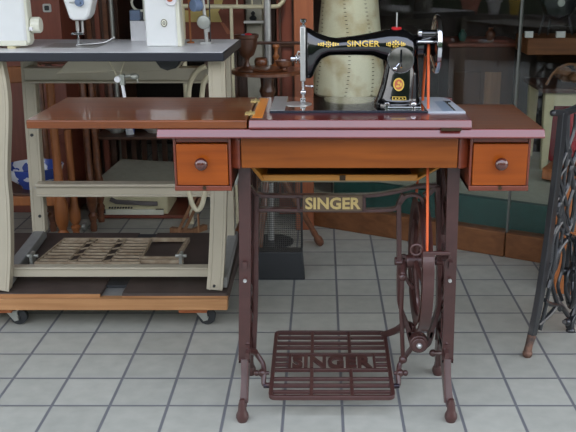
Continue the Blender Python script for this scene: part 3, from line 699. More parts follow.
b = B(); b.box(-1.0, -.33, 2.91, 2.95, .302, .348); b.box(-1.0, -.33, 2.90, 2.912, .338, .348); b.box(-1.0, -.33, 2.90, 2.912, .302, .309); b.build('crossbar', 'frame_beige', I, .002)
b = B(); b.box(-.96, -.31, 2.50, 2.53, .156, .188); b.box(-.96, -.31, 2.495, 2.50, .182, .188); b.build('foot_rail', 'frame_beige', I, .002)
b = B(); b.hexa([(-1.0, 2.47, zf), (-.96, 2.47, zf), (-1.0, 2.98, zf), (-1.04, 2.98, zf), (-1.0, 2.47, zf + .034), (-.96, 2.47, zf + .034), (-1.0, 2.98, zf + .034), (-1.04, 2.98, zf + .034)]); b.build('foot_bar', 'frame_grey', I, .003)
b = B(); b.hexa([(-.318, 2.48, zf), (-.29, 2.48, zf), (-.30, 2.95, zf), (-.335, 2.95, zf), (-.318, 2.48, zf + .034), (-.29, 2.48, zf + .034), (-.30, 2.95, zf + .034), (-.335, 2.95, zf + .034)]); b.build('foot_bar', 'frame_grey', I, .003)
# drip pan and lifting gear under the top
b = B(); b.prism([(-.74, 2.60, .826), (-.40, 2.60, .826), (-.44, 2.60, .782), (-.80, 2.60, .772)], (0, .2, 0)); pan = b.build('oil_pan', 'frame_beige', I, .003)
b = B(); b.prism([(-.49, 2.53, .826), (-.405, 2.53, .826), (-.425, 2.53, .797), (-.45, 2.53, .790), (-.47, 2.53, .797)], (0, .05, 0)); b.build('pan_bracket', 'black_rubber', I, .002)
b = B(); c = W(119, 79, 2.55)
b.cyl(c + Vector((-.003, -.012, 0)), c + Vector((-.003, .012, 0)), .0095, 18); k1 = b.build('lifter_knob', 'white_plastic', I, .002)
b = B(); b.box(c.x + .002, c.x + .016, 2.545, 2.565, c.z - .018, c.z + .014); b.tube([c + Vector((.014, .005, .006)), c + Vector((.03, .005, .009)), c + Vector((.05, .005, .006))], .005, 8); b.ball(c + Vector((.045, .005, .007)), .012, (1.2, .8, .8)); b.tube([c + Vector((.052, .005, .0)), c + Vector((.055, .005, -.012))], .003, 6); b.build('lifter_clamp', 'zinc', I, .001)
b = B(); b.tube([c + Vector((.009, 0, -.015)), W(125, 100, 2.56), W(128, 118, 2.57)], .005, 8); b.build('lifter_rod', 'white_plastic', I)
b = B(); b.tube(spline([W(107, 58, 2.56), W(113, 68, 2.55), W(117, 77, 2.55)], 5), .0022, 6); b.tube(spline([W(126, 58, 2.56), W(122, 68, 2.55), W(120, 77, 2.55)], 5), .0022, 6); b.build('lifter_wire', 'twine', I)
# worn cast treadle
A0, A1, A2, A3 = (-.918, 2.60, .165), (-.585, 2.60, .165), (-.606, 2.92, .14), (-.918, 2.92, .14)
def q(u, v, dz=0):
    a = Vector(A0).lerp(Vector(A1), u); b_ = Vector(A3).lerp(Vector(A2), u); p = a.lerp(b_, v); p.z += dz; return p
b = B(); b.bar([q(0, 0), q(1, 0), q(1, 1), q(0, 1)], .005, .005, (0, 0, 1), True)
for k in range(1, 8):
    v = k / 8
    for u0, u1 in ((.0, .29), (.375, .625), (.71, 1.0)): b.bar([q(u0, v), q(u1, v)], .0035, .0042, (0, 0, 1))
for u in (.29, .375, .625, .71): b.bar([q(u, 0), q(u, 1)], .0035, .0022, (0, 0, 1))
for k in range(4):
    v = k / 4 + .06
    for u in (.3325, .6675): b.bar([q(u - .04, v), q(u + .04, v + .06)], .003, .002, (0, 0, 1))
g = b.build('treadle_plate', 'cast_beige', I, .001)
b = B(); b.bar([q(1.0, .98), q(1.42, .98), q(1.35, .18), q(.98, .18)], .007, .007, (0, 0, 1)); b.bar([q(1.0, .08), q(1.42, .08)], .006, .009, (0, 0, 1)); b.build('treadle_arm', 'cast_beige', g, .001)
b = B()
for u in (-.06, 1.4):
    b = B(); b.box(q(u, .1).x - .005, q(u, .1).x + .005, 2.615, 2.65, .124, .19); c = q(u, .12); b.cyl((c.x - .018, 2.635, .178), (c.x + .018, 2.635, .178), .006, 10); b.build('treadle_bracket', 'zinc', g, .001)

# ---- dolly
D = thing('dolly', 'low pine dolly with dark worn boards on small castors, carrying the beige workbench', 'dolly', (-0.68, 2.7, 0))
b = B(); b.box(-1.5, -.286, 2.43, 2.462, .074, .110); b.box(-1.5, -.286, 3.02, 3.05, .074, .110); b.build('frame', 'dolly_wood', D, .002)
B().box(-.32, -.290, 2.463, 3.019, .074, .109).build('side_rail', 'board_dark', D, .002)
B().box(-1.5, -.676, 2.448, 3.05, .110, .122).build('board', 'board_dark', D, .001)
B().box(-.610, -.289, 2.448, 3.05, .110, .122).build('board', 'board_dark', D, .001)
B().box(-1.5, -.322, 2.463, 3.01, .085, .1095).build('under_board', 'frame_grey', D)
B().box(-.675, -.611, 2.52, 3.04, .112, .120).build('black_strip', 'black_rubber', D)
b = B(); b.box(-1.5, -.676, 2.4465, 2.449, .110, .1205); b.box(-.610, -.289, 2.4465, 2.449, .110, .114); b.build('board_edge', 'dolly_wood', D)
for (cx, bx0, bx1) in ((-.958, -1.05, -.955), (-.366, -.44, -.352)):
    B().box(bx0, bx1, 2.45, 2.53, .056, .074).build('castor_block', 'block_wood', D, .002)
    cs = B()
    for y_ in (2.478, 2.514): cs.prism([(cx - .032, y_, .056), (cx + .008, y_, .056), (cx + .012, y_, .02), (cx - .002, y_, .016)], (0, .004, 0))
    cs.box(cx - .03, cx + .012, 2.478, 2.518, .05, .056); cs = cs.build('castor_fork', 'zinc', D, .001)
    w_ = B(); w_.lathe([(.020, -.012), (.0265, -.008), (.0265, .008), (.020, .012), (.008, .013)], (cx + .008, 2.498, .0267), (0, 1, 0), 24); w_.build('castor_wheel', 'black_rubber', cs)
    w_ = B(); w_.cyl((cx + .008, 2.474, .0267), (cx + .008, 2.522, .0267), .005, 10); w_.build('castor_bolt', 'zinc', cs)

# ---- white machine on the bench
Wm = thing('sewing_machine', 'white industrial sewing machine with its needle head over the grey bench top', 'sewing machine', (-.55, 2.62, ZT - .001))
zt0 = .8515
b = B(); hx0, hx1 = -.765, -.652
p_ = [(W(63, 0, 2.60)), (W(69, 18, 2.60)), (W(72, 20.5, 2.60)), (W(85, 20.5, 2.60)), (W(89, 15, 2.60)), (W(92, 0, 2.60))]
top = 1.12
b.prism([(p_[0].x - .01, 2.60, top), tuple(p_[0]), tuple(p_[1]), tuple(p_[2]), tuple(p_[3]), tuple(p_[4]), tuple(p_[5]), (p_[5].x + .012, 2.60, top)], (0, .07, 0))
b.box(p_[5].x - .01, -.42, 2.60, 2.70, 1.04, top)
q0, q1 = W(147, 46, 2.60), W(178, 46, 2.60)
b.prism([(q0.x - .002, 2.60, zt0), (q1.x, 2.60, zt0), (q1.x - .006, 2.60, top), (q0.x - .004, 2.60, top)], (0, .07, 0))
wb = b.build('body', 'white_paint', Wm, .006)
b = B(); b.prism([(q1.x - .004, 2.605, zt0), (q1.x + .012, 2.605, zt0), (q1.x + .006, 2.605, 1.0), (q1.x - .008, 2.605, 1.0)], (0, .055, 0)); b.build('end_cover', 'ivory', Wm, .004)
c = W(164, 23, 2.598); b = B(); b.lathe([(.0125, 0), (.0125, -.002), (.010, -.003)], c + Vector((0, .002, 0)), (0, 1, 0), 24)
for v in b.bm.verts: v.co.x = c.x + (v.co.x - c.x) * .8
bg = b.build('badge', 'ivory', Wm)
b = B(); b.ring(c - Vector((0, .001, 0)), .0105, .001, (0, 1, 0), 24, 6); b.ring(c - Vector((0, .001, 0)), .004, .001, (0, 1, 0), 16, 6)
for v in b.bm.verts: v.co.x = c.x + (v.co.x - c.x) * .8
b.build('badge_line', 'lock_brass', bg)
c = W(171, 0, 2.6); b = B(); b.cyl(c + Vector((0, .004, 0)), c + Vector((0, -.008, 0)), .017, 24); dk = b.build('dial', 'white_plastic', Wm, .002)
b = B(); b.cyl(c + Vector((-.002, -.007, .004)), c + Vector((-.002, -.011, .004)), .009, 20); b.build('dial_centre', 'badge_red', dk)
c = W(80, 2, 2.6); b = B(); b.cyl(c + Vector((0, .004, 0)), c + Vector((0, -.014, 0)), .0125, 24); b.cyl(c + Vector((0, -.014, 0)), c + Vector((0, -.02, 0)), .006, 16); b.build('tension_disc', 'blue_grey', Wm, .001)
b = B(); b.tube([c + Vector((-.012, -.004, -.001)), c + Vector((-.03, -.004, -.001))], .0022, 6); b.build('thread_guide', 'steel', Wm)
c = W(77, 21, 2.64); b = B(); b.cyl(c, (c.x, c.y, .895), .0055, 12); b.cyl((c.x + .012, c.y + .01, c.z), (c.x + .012, c.y + .01, .888), .0045, 12); b.cyl((c.x, c.y, .9), (c.x, c.y, .86), .003, 10); b.build('needle_bar', 'steel', Wm)
b = B(); b.box(c.x - .014, c.x + .018, c.y - .008, c.y + .016, .884, .891); b.cyl((c.x - .012, c.y - .006, .888), (c.x - .012, c.y - .02, .888), .004); b.box(c.x - .004, c.x + .004, c.y - .02, c.y + .015, zt0, .857); b.box(c.x - .003, c.x + .003, c.y - .004, c.y + .004, .855, .886); b.build('presser_foot', 'chrome', Wm, .0008)
B().box(c.x - .09, c.x + .07, 2.56, 2.70, zt0, .8532).build('needle_plate', 'steel', Wm, .001)
b = B(); d0 = Vector((c.x + .005, 2.60, .858)); b.tube(spline([d0, d0 + Vector((.04, .02, .001)), d0 + Vector((.075, .03, .004)), d0 + Vector((.1, .04, .016))], 5), .0018, 8); b.ball(d0 + Vector((.102, .04, .018)), .004); b.build('seam_guide', 'steel', Wm)

# ---- cream machine at the far left
Cm = thing('sewing_machine', 'cream boxy domestic sewing machine with round handwheel at the left end of the bench', 'sewing machine', (-1.0, 2.65, ZT - .001))
c0, c1 = W(0, 43, 2.55), W(27, 42, 2.55)
B().box(c1.x - .36, c1.x, 2.55, 2.61, .862, 1.10).build('body', 'white_paint', Cm, .008)
B().box(c1.x - .36, c1.x - .001, 2.548, 2.612, .859, .875).build('base_band', 'ivory', Cm, .003)
B().hexa([(c1.x - .002, 2.555, .864), (c1.x + .006, 2.562, .868), (c1.x + .006, 2.60, .868), (c1.x - .002, 2.607, .864), (c1.x - .002, 2.555, 1.08), (c1.x + .005, 2.562, 1.06), (c1.x + .005, 2.60, 1.06), (c1.x - .002, 2.607, 1.08)]).build('end_cap', 'ivory', Cm, .002)
c = W(28, 25, 2.585); b = B(); b.lathe([(.016, 0), (.016, .012), (.0225, .014), (.0235, .018), (.0235, .036), (.021, .040), (.008, .041)], (c1.x - .006, 2.585, c.z), (1, 0, 0), 32); hw2 = b.build('handwheel', 'ivory', Cm)
b = B(); b.cyl((c1.x - .05, 2.565, zt0), (c1.x - .05, 2.565, .862), .014, 16); b.cyl((c1.x - .05, 2.59, zt0), (c1.x - .05, 2.59, .862), .014, 16); b.cyl((c1.x - .3, 2.565, zt0), (c1.x - .3, 2.565, .862), .014, 16); b.cyl((c1.x - .3, 2.59, zt0), (c1.x - .3, 2.59, .862), .014, 16); b.build('rubber_foot', 'case_cream', Cm)
b = B(); b.box(c1.x + .007, c1.x + .017, 2.556, 2.566, c.z - .014, c.z - .004); b.build('switch', 'white_plastic', Cm, .001)

# ---- white carton with blue-grey part on top, behind the white machine
p0 = W(131, 40, 2.78); p1 = W(148, 21, 2.78)
o = B().box(p0.x, p1.x + .01, 2.78, 2.83, ZT - .001, p1.z).build('carton', 'white_plastic', None, .001); tag(o, 'small white carton standing on the grey bench left of the white machine pillar', 'box')
K = thing('thread_spool_holder', 'blue-grey plastic holder sitting on the small white carton', 'holder', (p0.x + .03, 2.8, p1.z))
p2 = W(139, 10, 2.78)
B().box(p0.x - .001, p2.x + .001, 2.785, 2.825, p1.z + .0005, p2.z).build('body', 'blue_grey', K, .003)
b = B(); b.ring((p2.x, 2.80, p2.z + .022), .026, .004, (0, 1, 0), 24, 8); b.cyl((p2.x + .012, 2.8, p1.z), (p2.x + .012, 2.8, p2.z + .06), .004); b.build('ring', 'ivory', K)
# ---- chrome bobbin winder at the right of the bench
K = thing('bobbin_winder_stand', 'slim chrome bobbin winder with round disc at the right end of the bench', 'bobbin winder', W(205, 39, 2.7))
c = W(204, 22, 2.69); zb = .852
b = B(); b.lathe([(.012, 0), (.019, .003), (.021, .007), (.019, .011), (.006, .013)], c, (0, -1, 0), 28); b.build('disc', 'zinc', K)
b = B(); b.tube([(c.x + .006, c.y, zb), (c.x + .004, c.y, c.z), (c.x, c.y, c.z + .06), (c.x - .006, c.y, c.z + .12)], [.007, .006, .005, .005], 10); b.box(c.x - .012, c.x + .02, c.y - .01, c.y + .02, zb, zb + .006); b.box(c.x + .008, c.x + .016, c.y - .005, c.y + .01, c.z - .03, c.z + .015); b.build('post', 'steel', K, .001)
b = B(); b.tube([(c.x + .016, c.y + .01, zb), (c.x + .018, c.y + .01, c.z + .12)], .0022, 6); b.build('wire', 'black_metal', K)
b = B(); b.cyl((c.x - .03, c.y - .02, c.z + .05), (c.x - .012, c.y, c.z + .05), .018, 18); b.cyl((c.x - .012, c.y, c.z + .05), (c.x, c.y, c.z + .05), .006, 8); b.build('motor', 'blue_grey', K, .002)
b = B(); b.tube([(c.x - .048, 2.72, zb), (c.x - .048, 2.72, 1.0)], .0032, 8); b.lathe([(.012, 0), (.012, .004), (.004, .006)], (c.x - .048, 2.72, zb - .0005), n=14); o = b.build('wooden_stick', 'pine_orange'); tag(o, 'thin upright orange stick between the white machine pillar and the chrome winder', 'stick')
# ---- hanging hose loop and its cord
b = B(); b.tube(spline([W(206, 66, 2.8), W(197, 71, 2.8), W(190, 84, 2.8), W(188, 110, 2.8), W(187, 150, 2.8), W(189, 188, 2.8), W(192, 203, 2.8), W(197, 210, 2.8), W(202, 205, 2.8), W(205, 188, 2.8), W(205, 150, 2.8), W(202, 110, 2.8), W(203, 86, 2.8), W(208, 75, 2.8)], 8), .0085, 10)
o = b.build('hose', 'twine'); tag(o, 'cream hose hanging in a long loop under the beige bench', 'hose')

# ================================================================ things in the shop behind the bench
YI = 3.33
# low wooden chair: turned legs, seat rail, turned stretcher
Ch = thing('wooden_chair', 'orange pine chair with turned legs behind the left end of the beige bench', 'chair', atz(62, 243))
YC = 3.20
def turned(name, x, y, z1, m, par, r=.017, z0=0.0, prof=None):
    prof = prof or [(.75, 0), (.9, .03), (.7, .05), (1.15, .10), (.7, .12), (1.0, .14), (1.3, .17), (1.3, .26), (.9, .30), (.8, .5), (.75, .75), (.8, 1.0)]
    b = B(); b.lathe([(r * a, z0 + (z1 - z0) * t) for a, t in prof], (x, y, 0), n=18); return b.build(name, m, par)
xl = W(57, 180, YC).x
turned('leg', xl + .006, YC, .72, 'pine_orange', Ch, .020)
turned('leg', xl - .30, YC, .72, 'pine_orange', Ch, .020); turned('leg', xl + .006, YC + .17, .45, 'pine_orange', Ch, .018); turned('leg', xl - .30, YC + .17, .45, 'pine_orange', Ch, .018)
zr = W(40, 200, YC).z
b = B(); b.box(xl - .30, xl + .005, YC - .008, YC + .008, zr - .022, zr + .015); b.build('front_rail', 'pine_orange', Ch, .003)
B().box(xl - .31, xl + .02, YC + .015, YC + .19, zr + .008, zr + .022).build('seat', 'dark_wood', Ch, .003)
B().box(xl - .30, xl + .005, YC - .01, YC + .01, .66, .72).build('top_rail', 'pine_orange', Ch, .004)
# blue and white bowl on the seat
b = B(); cb = W(33, 186, 3.30); zs = zr + .0225
b.lathe([(.05, 0), (.055, .012), (.10, .045), (.116, .088), (.111, .089), (.095, .048), (.04, .02), (.001, .018)], (cb.x + .005, 3.315, zs), n=32); o = b.build('bowl', 'delft'); tag(o, 'blue and white porcelain bowl on the pine chair seat behind the bench legs', 'bowl')
# dark turned stool leg beside it
St = thing('wooden_stool', 'dark wooden stool with turned legs right of the pine chair', 'stool', atz(88, 240))
xs = W(90, 180, 3.45).x
for dx, dy in ((0, 0), (.0, .13), (-.17, .13), (-.17, .0)): turned('leg', xs + dx, 3.45 + dy, .70, 'walnut', St, .017)
B().box(xs - .20, xs + .03, 3.43, 3.60, .70, .72).build('seat', 'oak_dark', St, .006)
b = B(); b.cyl((xs - .17, 3.45, .2), (xs, 3.45, .2), .008, 10); b.build('stretcher', 'walnut', St)
b = B(); cst = atz(85, 231); b.cyl((cst.x - .008, cst.y, .018), (cst.x + .008, cst.y, .018), .018, 18); b.build('castor', 'zinc', St)
# rack with slatted back holding bowls, covers and a case
YR = 3.62
R_ = thing('wooden_rack', 'dark brown wooden shelf rack with slatted back under the folded-out leaf', 'shelf', (-.66, YR + .15, 0))
z_top, z_low = W(130, 137, YR).z, W(130, 215.5, YR).z
xa, xb = W(94, 137, YR).x, W(182, 137, YR).x
B().box(xa, xb + .06, YR, YR + .3, z_top - .012, z_top).build('upper_shelf', 'dark_wood', R_, .002)
B().box(xa - .03, xb + .02, YR, YR + .3, z_low - .014, z_low).build('lower_shelf', 'red_door', R_, .002)
for i in range(9):
    x = xa + .01 + (xb - xa) * i / 8; B().box(x - .012, x + .012, YR + .29, YR + .305, z_low, z_top - .012).build('back_slat', ('dark_wood', 'oak_dark')[i % 2], R_, .001)
for x in (xa - .02, xb - .005):
    for y in (YR + .01, YR + .28): B().box(x - .012, x + .012, y - .01, y + .01, .0, z_top - .012 if y > YR + .1 else z_low - .014).build('post', 'red_door', R_, .001)
for j, (px, lab) in enumerate(((117, 'white porcelain bowl on the left of the upper shelf under the wooden leaf'), (154, 'white porcelain bowl on the right of the upper shelf near the red table edge'))):
    c = W(px, 136, YR + .1); b = B(); b.lathe([(.03, 0), (.034, .006), (.06, .022), (.082, .045), (.078, .046), (.055, .026), (.02, .012), (.001, .011)], (c.x, YR + .11, z_top + .0005), n=28); o = b.build('bowl', 'porcelain'); tag(o, lab, 'bowl', 'porcelain on the upper shelf')
c = W(130, 130, YR + .06); b = B(); b.lathe([(.018, 0), (.02, .02), (.012, .03), (.014, .04), (.004, .048)], (c.x, YR + .06, z_top + .0005), n=18); o = b.build('cup', 'delft'); tag(o, 'tiny blue and white cup between the two white bowls on the upper shelf', 'cup')
# typewriter-like case on the lower shelf, grey cover above it
ca, cb_ = W(102, 213, YR + .02), W(168, 196, YR + .02)
Tc = thing('portable_case', 'cream portable case with grey carrying handle on the lower shelf of the rack', 'case', (ca.x, YR + .1, z_low))
hgt = .085
B().box(ca.x, cb_.x, YR + .015, YR + .25, z_low + .0005, z_low + hgt).build('body', 'case_cream', Tc, .008)
b = B(); b.bar([(ca.x + .045, YR + .008, z_low + hgt * .86), (ca.x + .07, YR + .004, z_low + hgt * .72), (cb_.x - .06, YR + .004, z_low + hgt * .62), (cb_.x - .045, YR + .008, z_low + hgt * .62)], .009, .006, (0, 0, 1)); b.build('handle', 'handle_grey', Tc, .002)
B().box(ca.x - .012, cb_.x - .02, YR + .006, YR + .016, z_low + .0005, z_low + hgt * .30).build('lower_panel', 'ivory', Tc, .002)
b = B(); b.box(ca.x + .002, ca.x + .02, YR + .004, YR + .007, z_low + .008, z_low + .028)
for k in range(9): b.box(ca.x + .035 + k * .012, ca.x + .042 + k * .012, YR + .004, YR + .017, z_low + hgt * .36, z_low + hgt * .42)
b.build('vent', 'black_rubber', Tc)
B().box(cb_.x - .055, cb_.x - .02, YR + .0035, YR + .0065, z_low + hgt * .3, z_low + hgt * .34).build('latch', 'lock_brass', Tc)
zc_ = z_low + hgt + .001
Lf = B(); Lf.box(ca.x + .0, cb_.x + .05, YR + .05, YR + .27, zc_, zc_ + .04); o = Lf.build('box', 'case_cream', None, .004); tag(o, 'flat cream box lying on top of the cream portable case', 'box')
l0 = zc_ + .041
Lf = B(); Lf.hexa([(ca.x - .02, YR + .0, l0), (cb_.x + .08, YR + .0, l0), (cb_.x + .08, YR + .24, l0), (ca.x + .05, YR + .24, l0), (ca.x - .015, YR + .0, l0 + .03), (cb_.x + .08, YR + .0, l0 + .02), (cb_.x + .08, YR + .24, l0 + .055), (ca.x + .05, YR + .24, l0 + .075)]); o = Lf.build('machine_cover', 'cover_grey', None, .004); tag(o, 'large grey-green sloping cover lying in the rack above the flat cream box', 'cover')
# folded wooden trestle
Tr = thing('wooden_trestle', 'thin folding wooden trestle leaning under the hose loop', 'trestle', atz(183, 243))
for (a, c, ya) in (((176, 236), (192, 203), 3.10), ((181, 237), (197, 205), 3.12)):
    p, q_ = W(a[0], a[1], ya), W(c[0], c[1], ya + .1); p.z = max(p.z, .008)
    b = B(); b.bar([p, q_, p + (q_ - p) * 2.6], .007, .006, (0, 1, 0)); b.build('bar', 'stick_wood', Tr, .001)
b = B(); b.tube([W(198, 214, 3.0), W(199, 232, 3.0)], .004, 8); b.build('peg', 'stick_wood', Tr)
p = atz(205, 231); b = B(); b.bar([p + Vector((-.14, -.02, .012)), p + Vector((-.05, -.05, .012)), p + Vector((0, 0.02, .012))], .012, .012, (0, 0, 1)); o = b.build('wood_batten', 'stick_wood', None, .002); tag(o, 'short pale wooden batten lying on the floor under the bench', 'batten')

# back wall furniture behind the bench
YD = 3.85
def panel(name, x0px, x1px, Y, m, label, cat, z0=0.0, z1=1.5, th=.03):
    xa, xb = W(x0px, 60, Y).x, W(x1px, 60, Y).x
    r = thing(name, label, cat, ((xa + xb) / 2, Y, z0))
    B().box(xa, xb, Y, Y + th, z0, z1).build('panel', m, r, .003)
    return r, xa, xb
r, xa, xb = panel('wardrobe', -60, 64, 3.72, 'red_door', 'plain red-brown wooden wardrobe behind the cream machine', 'wardrobe', 0.0, 1.6, .4)
c = W(47, 8, 3.715); b = B(); b.prism([(c.x + x, 3.712, c.z + z) for x, z in rrect(-.017, .017, -.017, .017, .006)], (0, .01, 0)); e_ = b.build('escutcheon', 'steel', r)
b = B(); b.prism([(c.x + x, 3.710, c.z + z) for x, z in rrect(-.010, .010, -.010, .010, .005)], (0, .006, 0)); b.build('keyhole', 'black_rubber', e_)
for z_ in (.32, .60): B().box(xb - .2, xb - .01, 3.711, 3.72, z_, z_ + .04).build('moulding', 'red_door', r, .002)
r, xa, xb = panel('wooden_cabinet', 86, 121, 4.0, 'oak_dark', 'brown panelled cabinet seen right of the white needle head', 'cabinet', 0.0, 1.6, .3)
for t in (.18, .42, .66, .9): B().box(xa + (xb - xa) * t - .012, xa + (xb - xa) * t + .010, 3.985, 4.0, .1, 1.6).build('stile', ('walnut', 'red_door', 'walnut', 'dark_wood')[int(t * 4)], r, .002)
b = B(); x_ = W(112, 20, 3.95).x; b.cyl((x_, 3.95, 0), (x_, 3.95, 1.5), .010, 12); o = b.build('metal_tube', 'zinc'); tag(o, 'thin grey upright metal tube in front of the brown panelled cabinet', 'tube')
# painting leaning behind the winder
Pa = thing('painting', 'large unframed brown and yellow painting behind the chrome winder', 'painting', W(215, 44, 3.7))
a0, a1 = W(172, 42, 3.7), W(244, 0, 3.7); xA, xB = a0.x, W(244, 20, 3.7).x; zA, zB = a0.z, a1.z + .05
B().box(xA, xB, 3.70, 3.72, zA, zB).build('canvas', 'canvas_brown', Pa, .001)
def fl(name, pts, m):
    P = [W(x, y, 3.7) for x, y in pts]; B().prism([(p.x, 3.698, p.z) for p in P], (0, .003, 0)).build(name, m, Pa)
fl('yellow_field', [(172, 22), (222, 22), (218, 12), (221, 8), (224, -4), (214, -4), (214, 8), (205, 11), (172, 10)], 'canvas_yellow')
fl('ochre_streak', [(220, 22), (224, 23), (232, 34), (227, 34)], 'post_wood')
fl('pale_corner', [(222, 8), (224, 7), (222, 10)], 'pale_wall')
# bed end of cream tube
Bd = thing('bed_end', 'cream tubular metal bed end standing behind the round pedestal table', 'bed end', W(220, 60, 3.55))
p = [W(150, 5.5, 3.55), W(220, 6.5, 3.55), W(272, 6.5, 3.55), W(280, 4.5, 3.55), W(284, -2, 3.55), W(285, -20, 3.55)]
b = B(); b.tube(spline(p, 6), .0085, 10); b.tube([W(160, -20, 3.55), W(285, -20, 3.55)], .0085, 10); b.build('rail', 'cream_metal', Bd)
for px in (182, 208, 237, 252, 263): b = B(); b.cyl(W(px, 6, 3.55), W(px, -20, 3.55), .0035, 8); b.build('spindle', 'cream_metal', Bd)
for px in (182,): b = B(); q_ = W(px, 6, 3.55); b.cyl((q_.x, 3.55, 0), (q_.x, 3.55, q_.z), .010, 12); b.build('leg', 'cream_metal', Bd)
q_ = W(231, 7, 3.55); b = B(); b.cyl((q_.x, 3.55, 0), (q_.x, 3.55, q_.z), .007, 12); b.build('leg', 'cream_metal', Bd)
# chrome pole
q_ = W(268, 50, 3.30); b = B(); b.cyl((q_.x, 3.30, .012), (q_.x, 3.30, 1.5), .0135, 18); po = thing('chrome_pole', 'upright steel pole passing behind the round pedestal table top', 'pole', (q_.x, 3.3, 0)); b.build('tube', 'steel', po)
b = B(); b.lathe([(.09, 0), (.09, .006), (.02, .012)], (q_.x, 3.30, 0), n=28); b.build('base_plate', 'black_metal', po)
# pale wash basin / shelf with small figures
Ps = thing('white_cupboard', 'pale white cupboard with a narrow ledge behind the wooden goblet', 'cupboard', W(250, 60, 3.75))
xa, xb = W(246, 20, 3.75).x, W(262, 20, 3.75).x
B().box(xa, xb, 3.75, 3.95, 0.3, 1.5).build('body', 'pale_wall', Ps, .003)
zl = W(250, 20, 3.74).z; B().box(xa - .01, xb + .01, 3.70, 3.75, zl - .012, zl).build('ledge', 'porcelain', Ps, .002)
for leg in (xa + .01, xb - .01): B().box(leg - .008, leg + .008, 3.76, 3.78, 0, .3).build('leg', 'pale_wall', Ps)
c = W(253, 15, 3.72); b = B(); b.lathe([(.012, 0), (.016, .01), (.006, .02), (.010, .03), (.002, .038)], (c.x, 3.72, zl + .0005), n=14); o = b.build('figurine', 'black_metal'); tag(o, 'small dark figurine on the ledge of the pale cupboard', 'figurine')
# red-brown door leaf left of the post
r, xa, xb = panel('door_leaf', 277, 297, 3.62, 'red_door', 'tall red-brown wooden door leaf just left of the window post', 'door', 0.02, 1.7, .03)
for x_ in (xa + .01, xb - .02): B().box(x_, x_ + .01, 3.612, 3.62, .1, 1.6).build('moulding', 'dark_wood', r, .002)
zq = W(285, 42, 3.61).z; B().box(xa, xb, 3.605, 3.62, zq - .02, zq).build('rail', 'oak_dark', r, .002)
r, xa, xb = panel('dark_cupboard', 204, 276, 3.98, 'dark_wood', 'dark brown cupboard in the shade behind the pedestal table', 'cupboard', 0.0, 1.3, .4)
B().box(xa + .02, (xa + xb) / 2 - .01, 3.965, 3.98, .1, 1.2).build('door', 'oak_dark', r, .003); B().box((xa + xb) / 2 + .01, xb - .02, 3.965, 3.98, .1, 1.2).build('door', 'oak_dark', r, .003)
# ---- round pedestal table
YP = 3.12
pc = W(267, 69, YP); zp_ = pc.z
Pt = thing('pedestal_table', 'dark round pedestal table with a raised disc between bench and window post', 'pedestal table', (pc.x, YP, 0))
rt_ = (W(303, 69, YP).x - W(232, 69, YP).x) / 2
b = B(); b.lathe([(rt_ - .03, -.02), (rt_, -.014), (rt_, -.004), (rt_ - .004, 0), (.001, 0.001)], (pc.x, YP, zp_), n=40); b.build('top', 'walnut', Pt)
b = B(); b.lathe([(.075, 0.001), (.078, .006), (.07, .010), (.001, .0105)], (pc.x - .005, YP - .02, zp_), n=36); b.build('turntable', 'walnut', Pt)
b = B(); b.lathe([(.02, .30), (.034, .31), (.034, .40), (.024, .42), (.020, .46), (.028, .50), (.020, .53), (.022, zp_ - .10), (.030, zp_ - .08), (.022, zp_ - .06), (.026, zp_ - .03), (.05, zp_ - .018)], (pc.x, YP, 0), n=24); b.build('column', 'oak_dark', Pt)
f0 = atz(321, 246)
for fx, fy in ((f0.x, f0.y), (pc.x - .16, YP + .12), (pc.x - .04, YP - .11)):
    f_ = Vector((fx, fy, .008)); d = Vector((pc.x + (fx - pc.x) * .1, YP + (fy - YP) * .1, .36)) - f_; L_ = d.length
    b = B(); b.lathe([(.013, 0), (.017, .012), (.017, .03), (.011, .045), (.013, .06), (.010, .09), (.013, .16), (.016, L_ * .6), (.012, L_ * .66), (.014, L_)], f_, d, 16); b.build('leg', 'walnut', Pt)
def turned_thing(name, px, py, Y, prof, m, label, cat, z0):
    c = W(px, py, Y); b = B(); b.lathe(prof, (c.x, Y, z0), n=28); o = b.build(name, m); return tag(o, label, cat)
ZP = zp_ + .0015
turned_thing('goblet', 247, 60, YP - .06, [(.034, 0), (.034, .005), (.012, .016), (.007, .032), (.010, .044), (.025, .055), (.035, .082), (.039, .112), (.043, .115), (.043, .126), (.040, .127), (.034, .112), (.026, .08), (.002, .066)], 'oak_dark', 'tall wooden goblet at the left side of the pedestal table', 'goblet', ZP)
turned_thing('wooden_bowl', 261, 60, YP + .05, [(.016, 0), (.022, .006), (.025, .018), (.022, .030), (.018, .033), (.016, .032), (.018, .018), (.001, .01)], 'walnut', 'small round wooden pot behind the goblet on the pedestal table', 'pot', ZP)
turned_thing('candlestick', 276, 60, YP + .03, [(.022, 0), (.022, .006), (.008, .016), (.007, .03), (.013, .04), (.006, .05), (.007, .066), (.013, .076), (.011, .082), (.002, .085)], 'pine_orange', 'short turned wooden candlestick in the middle of the pedestal table', 'candlestick', ZP)
turned_thing('wooden_cup', 284, 62, YP - .06, [(.012, 0), (.014, .004), (.011, .01), (.026, .018), (.030, .030), (.031, .036), (.028, .037), (.022, .02), (.001, .014)], 'walnut', 'low wooden cup with a dark rim at the right side of the pedestal table', 'cup', ZP)
for i, (dx, dz, m, lab) in enumerate(((-.010, 0, 'blue_grey', 'grey trinket lying in the wooden goblet'), (.006, .004, 'cloth_red', 'red trinket lying in the wooden goblet'))):
    c = W(247, 60, YP - .06); b = B(); b.ball((c.x + dx, YP - .06, ZP + .118 + dz), .012, (1.2, 1, .8)); o = b.build('trinket', m); tag(o, lab, 'trinket')
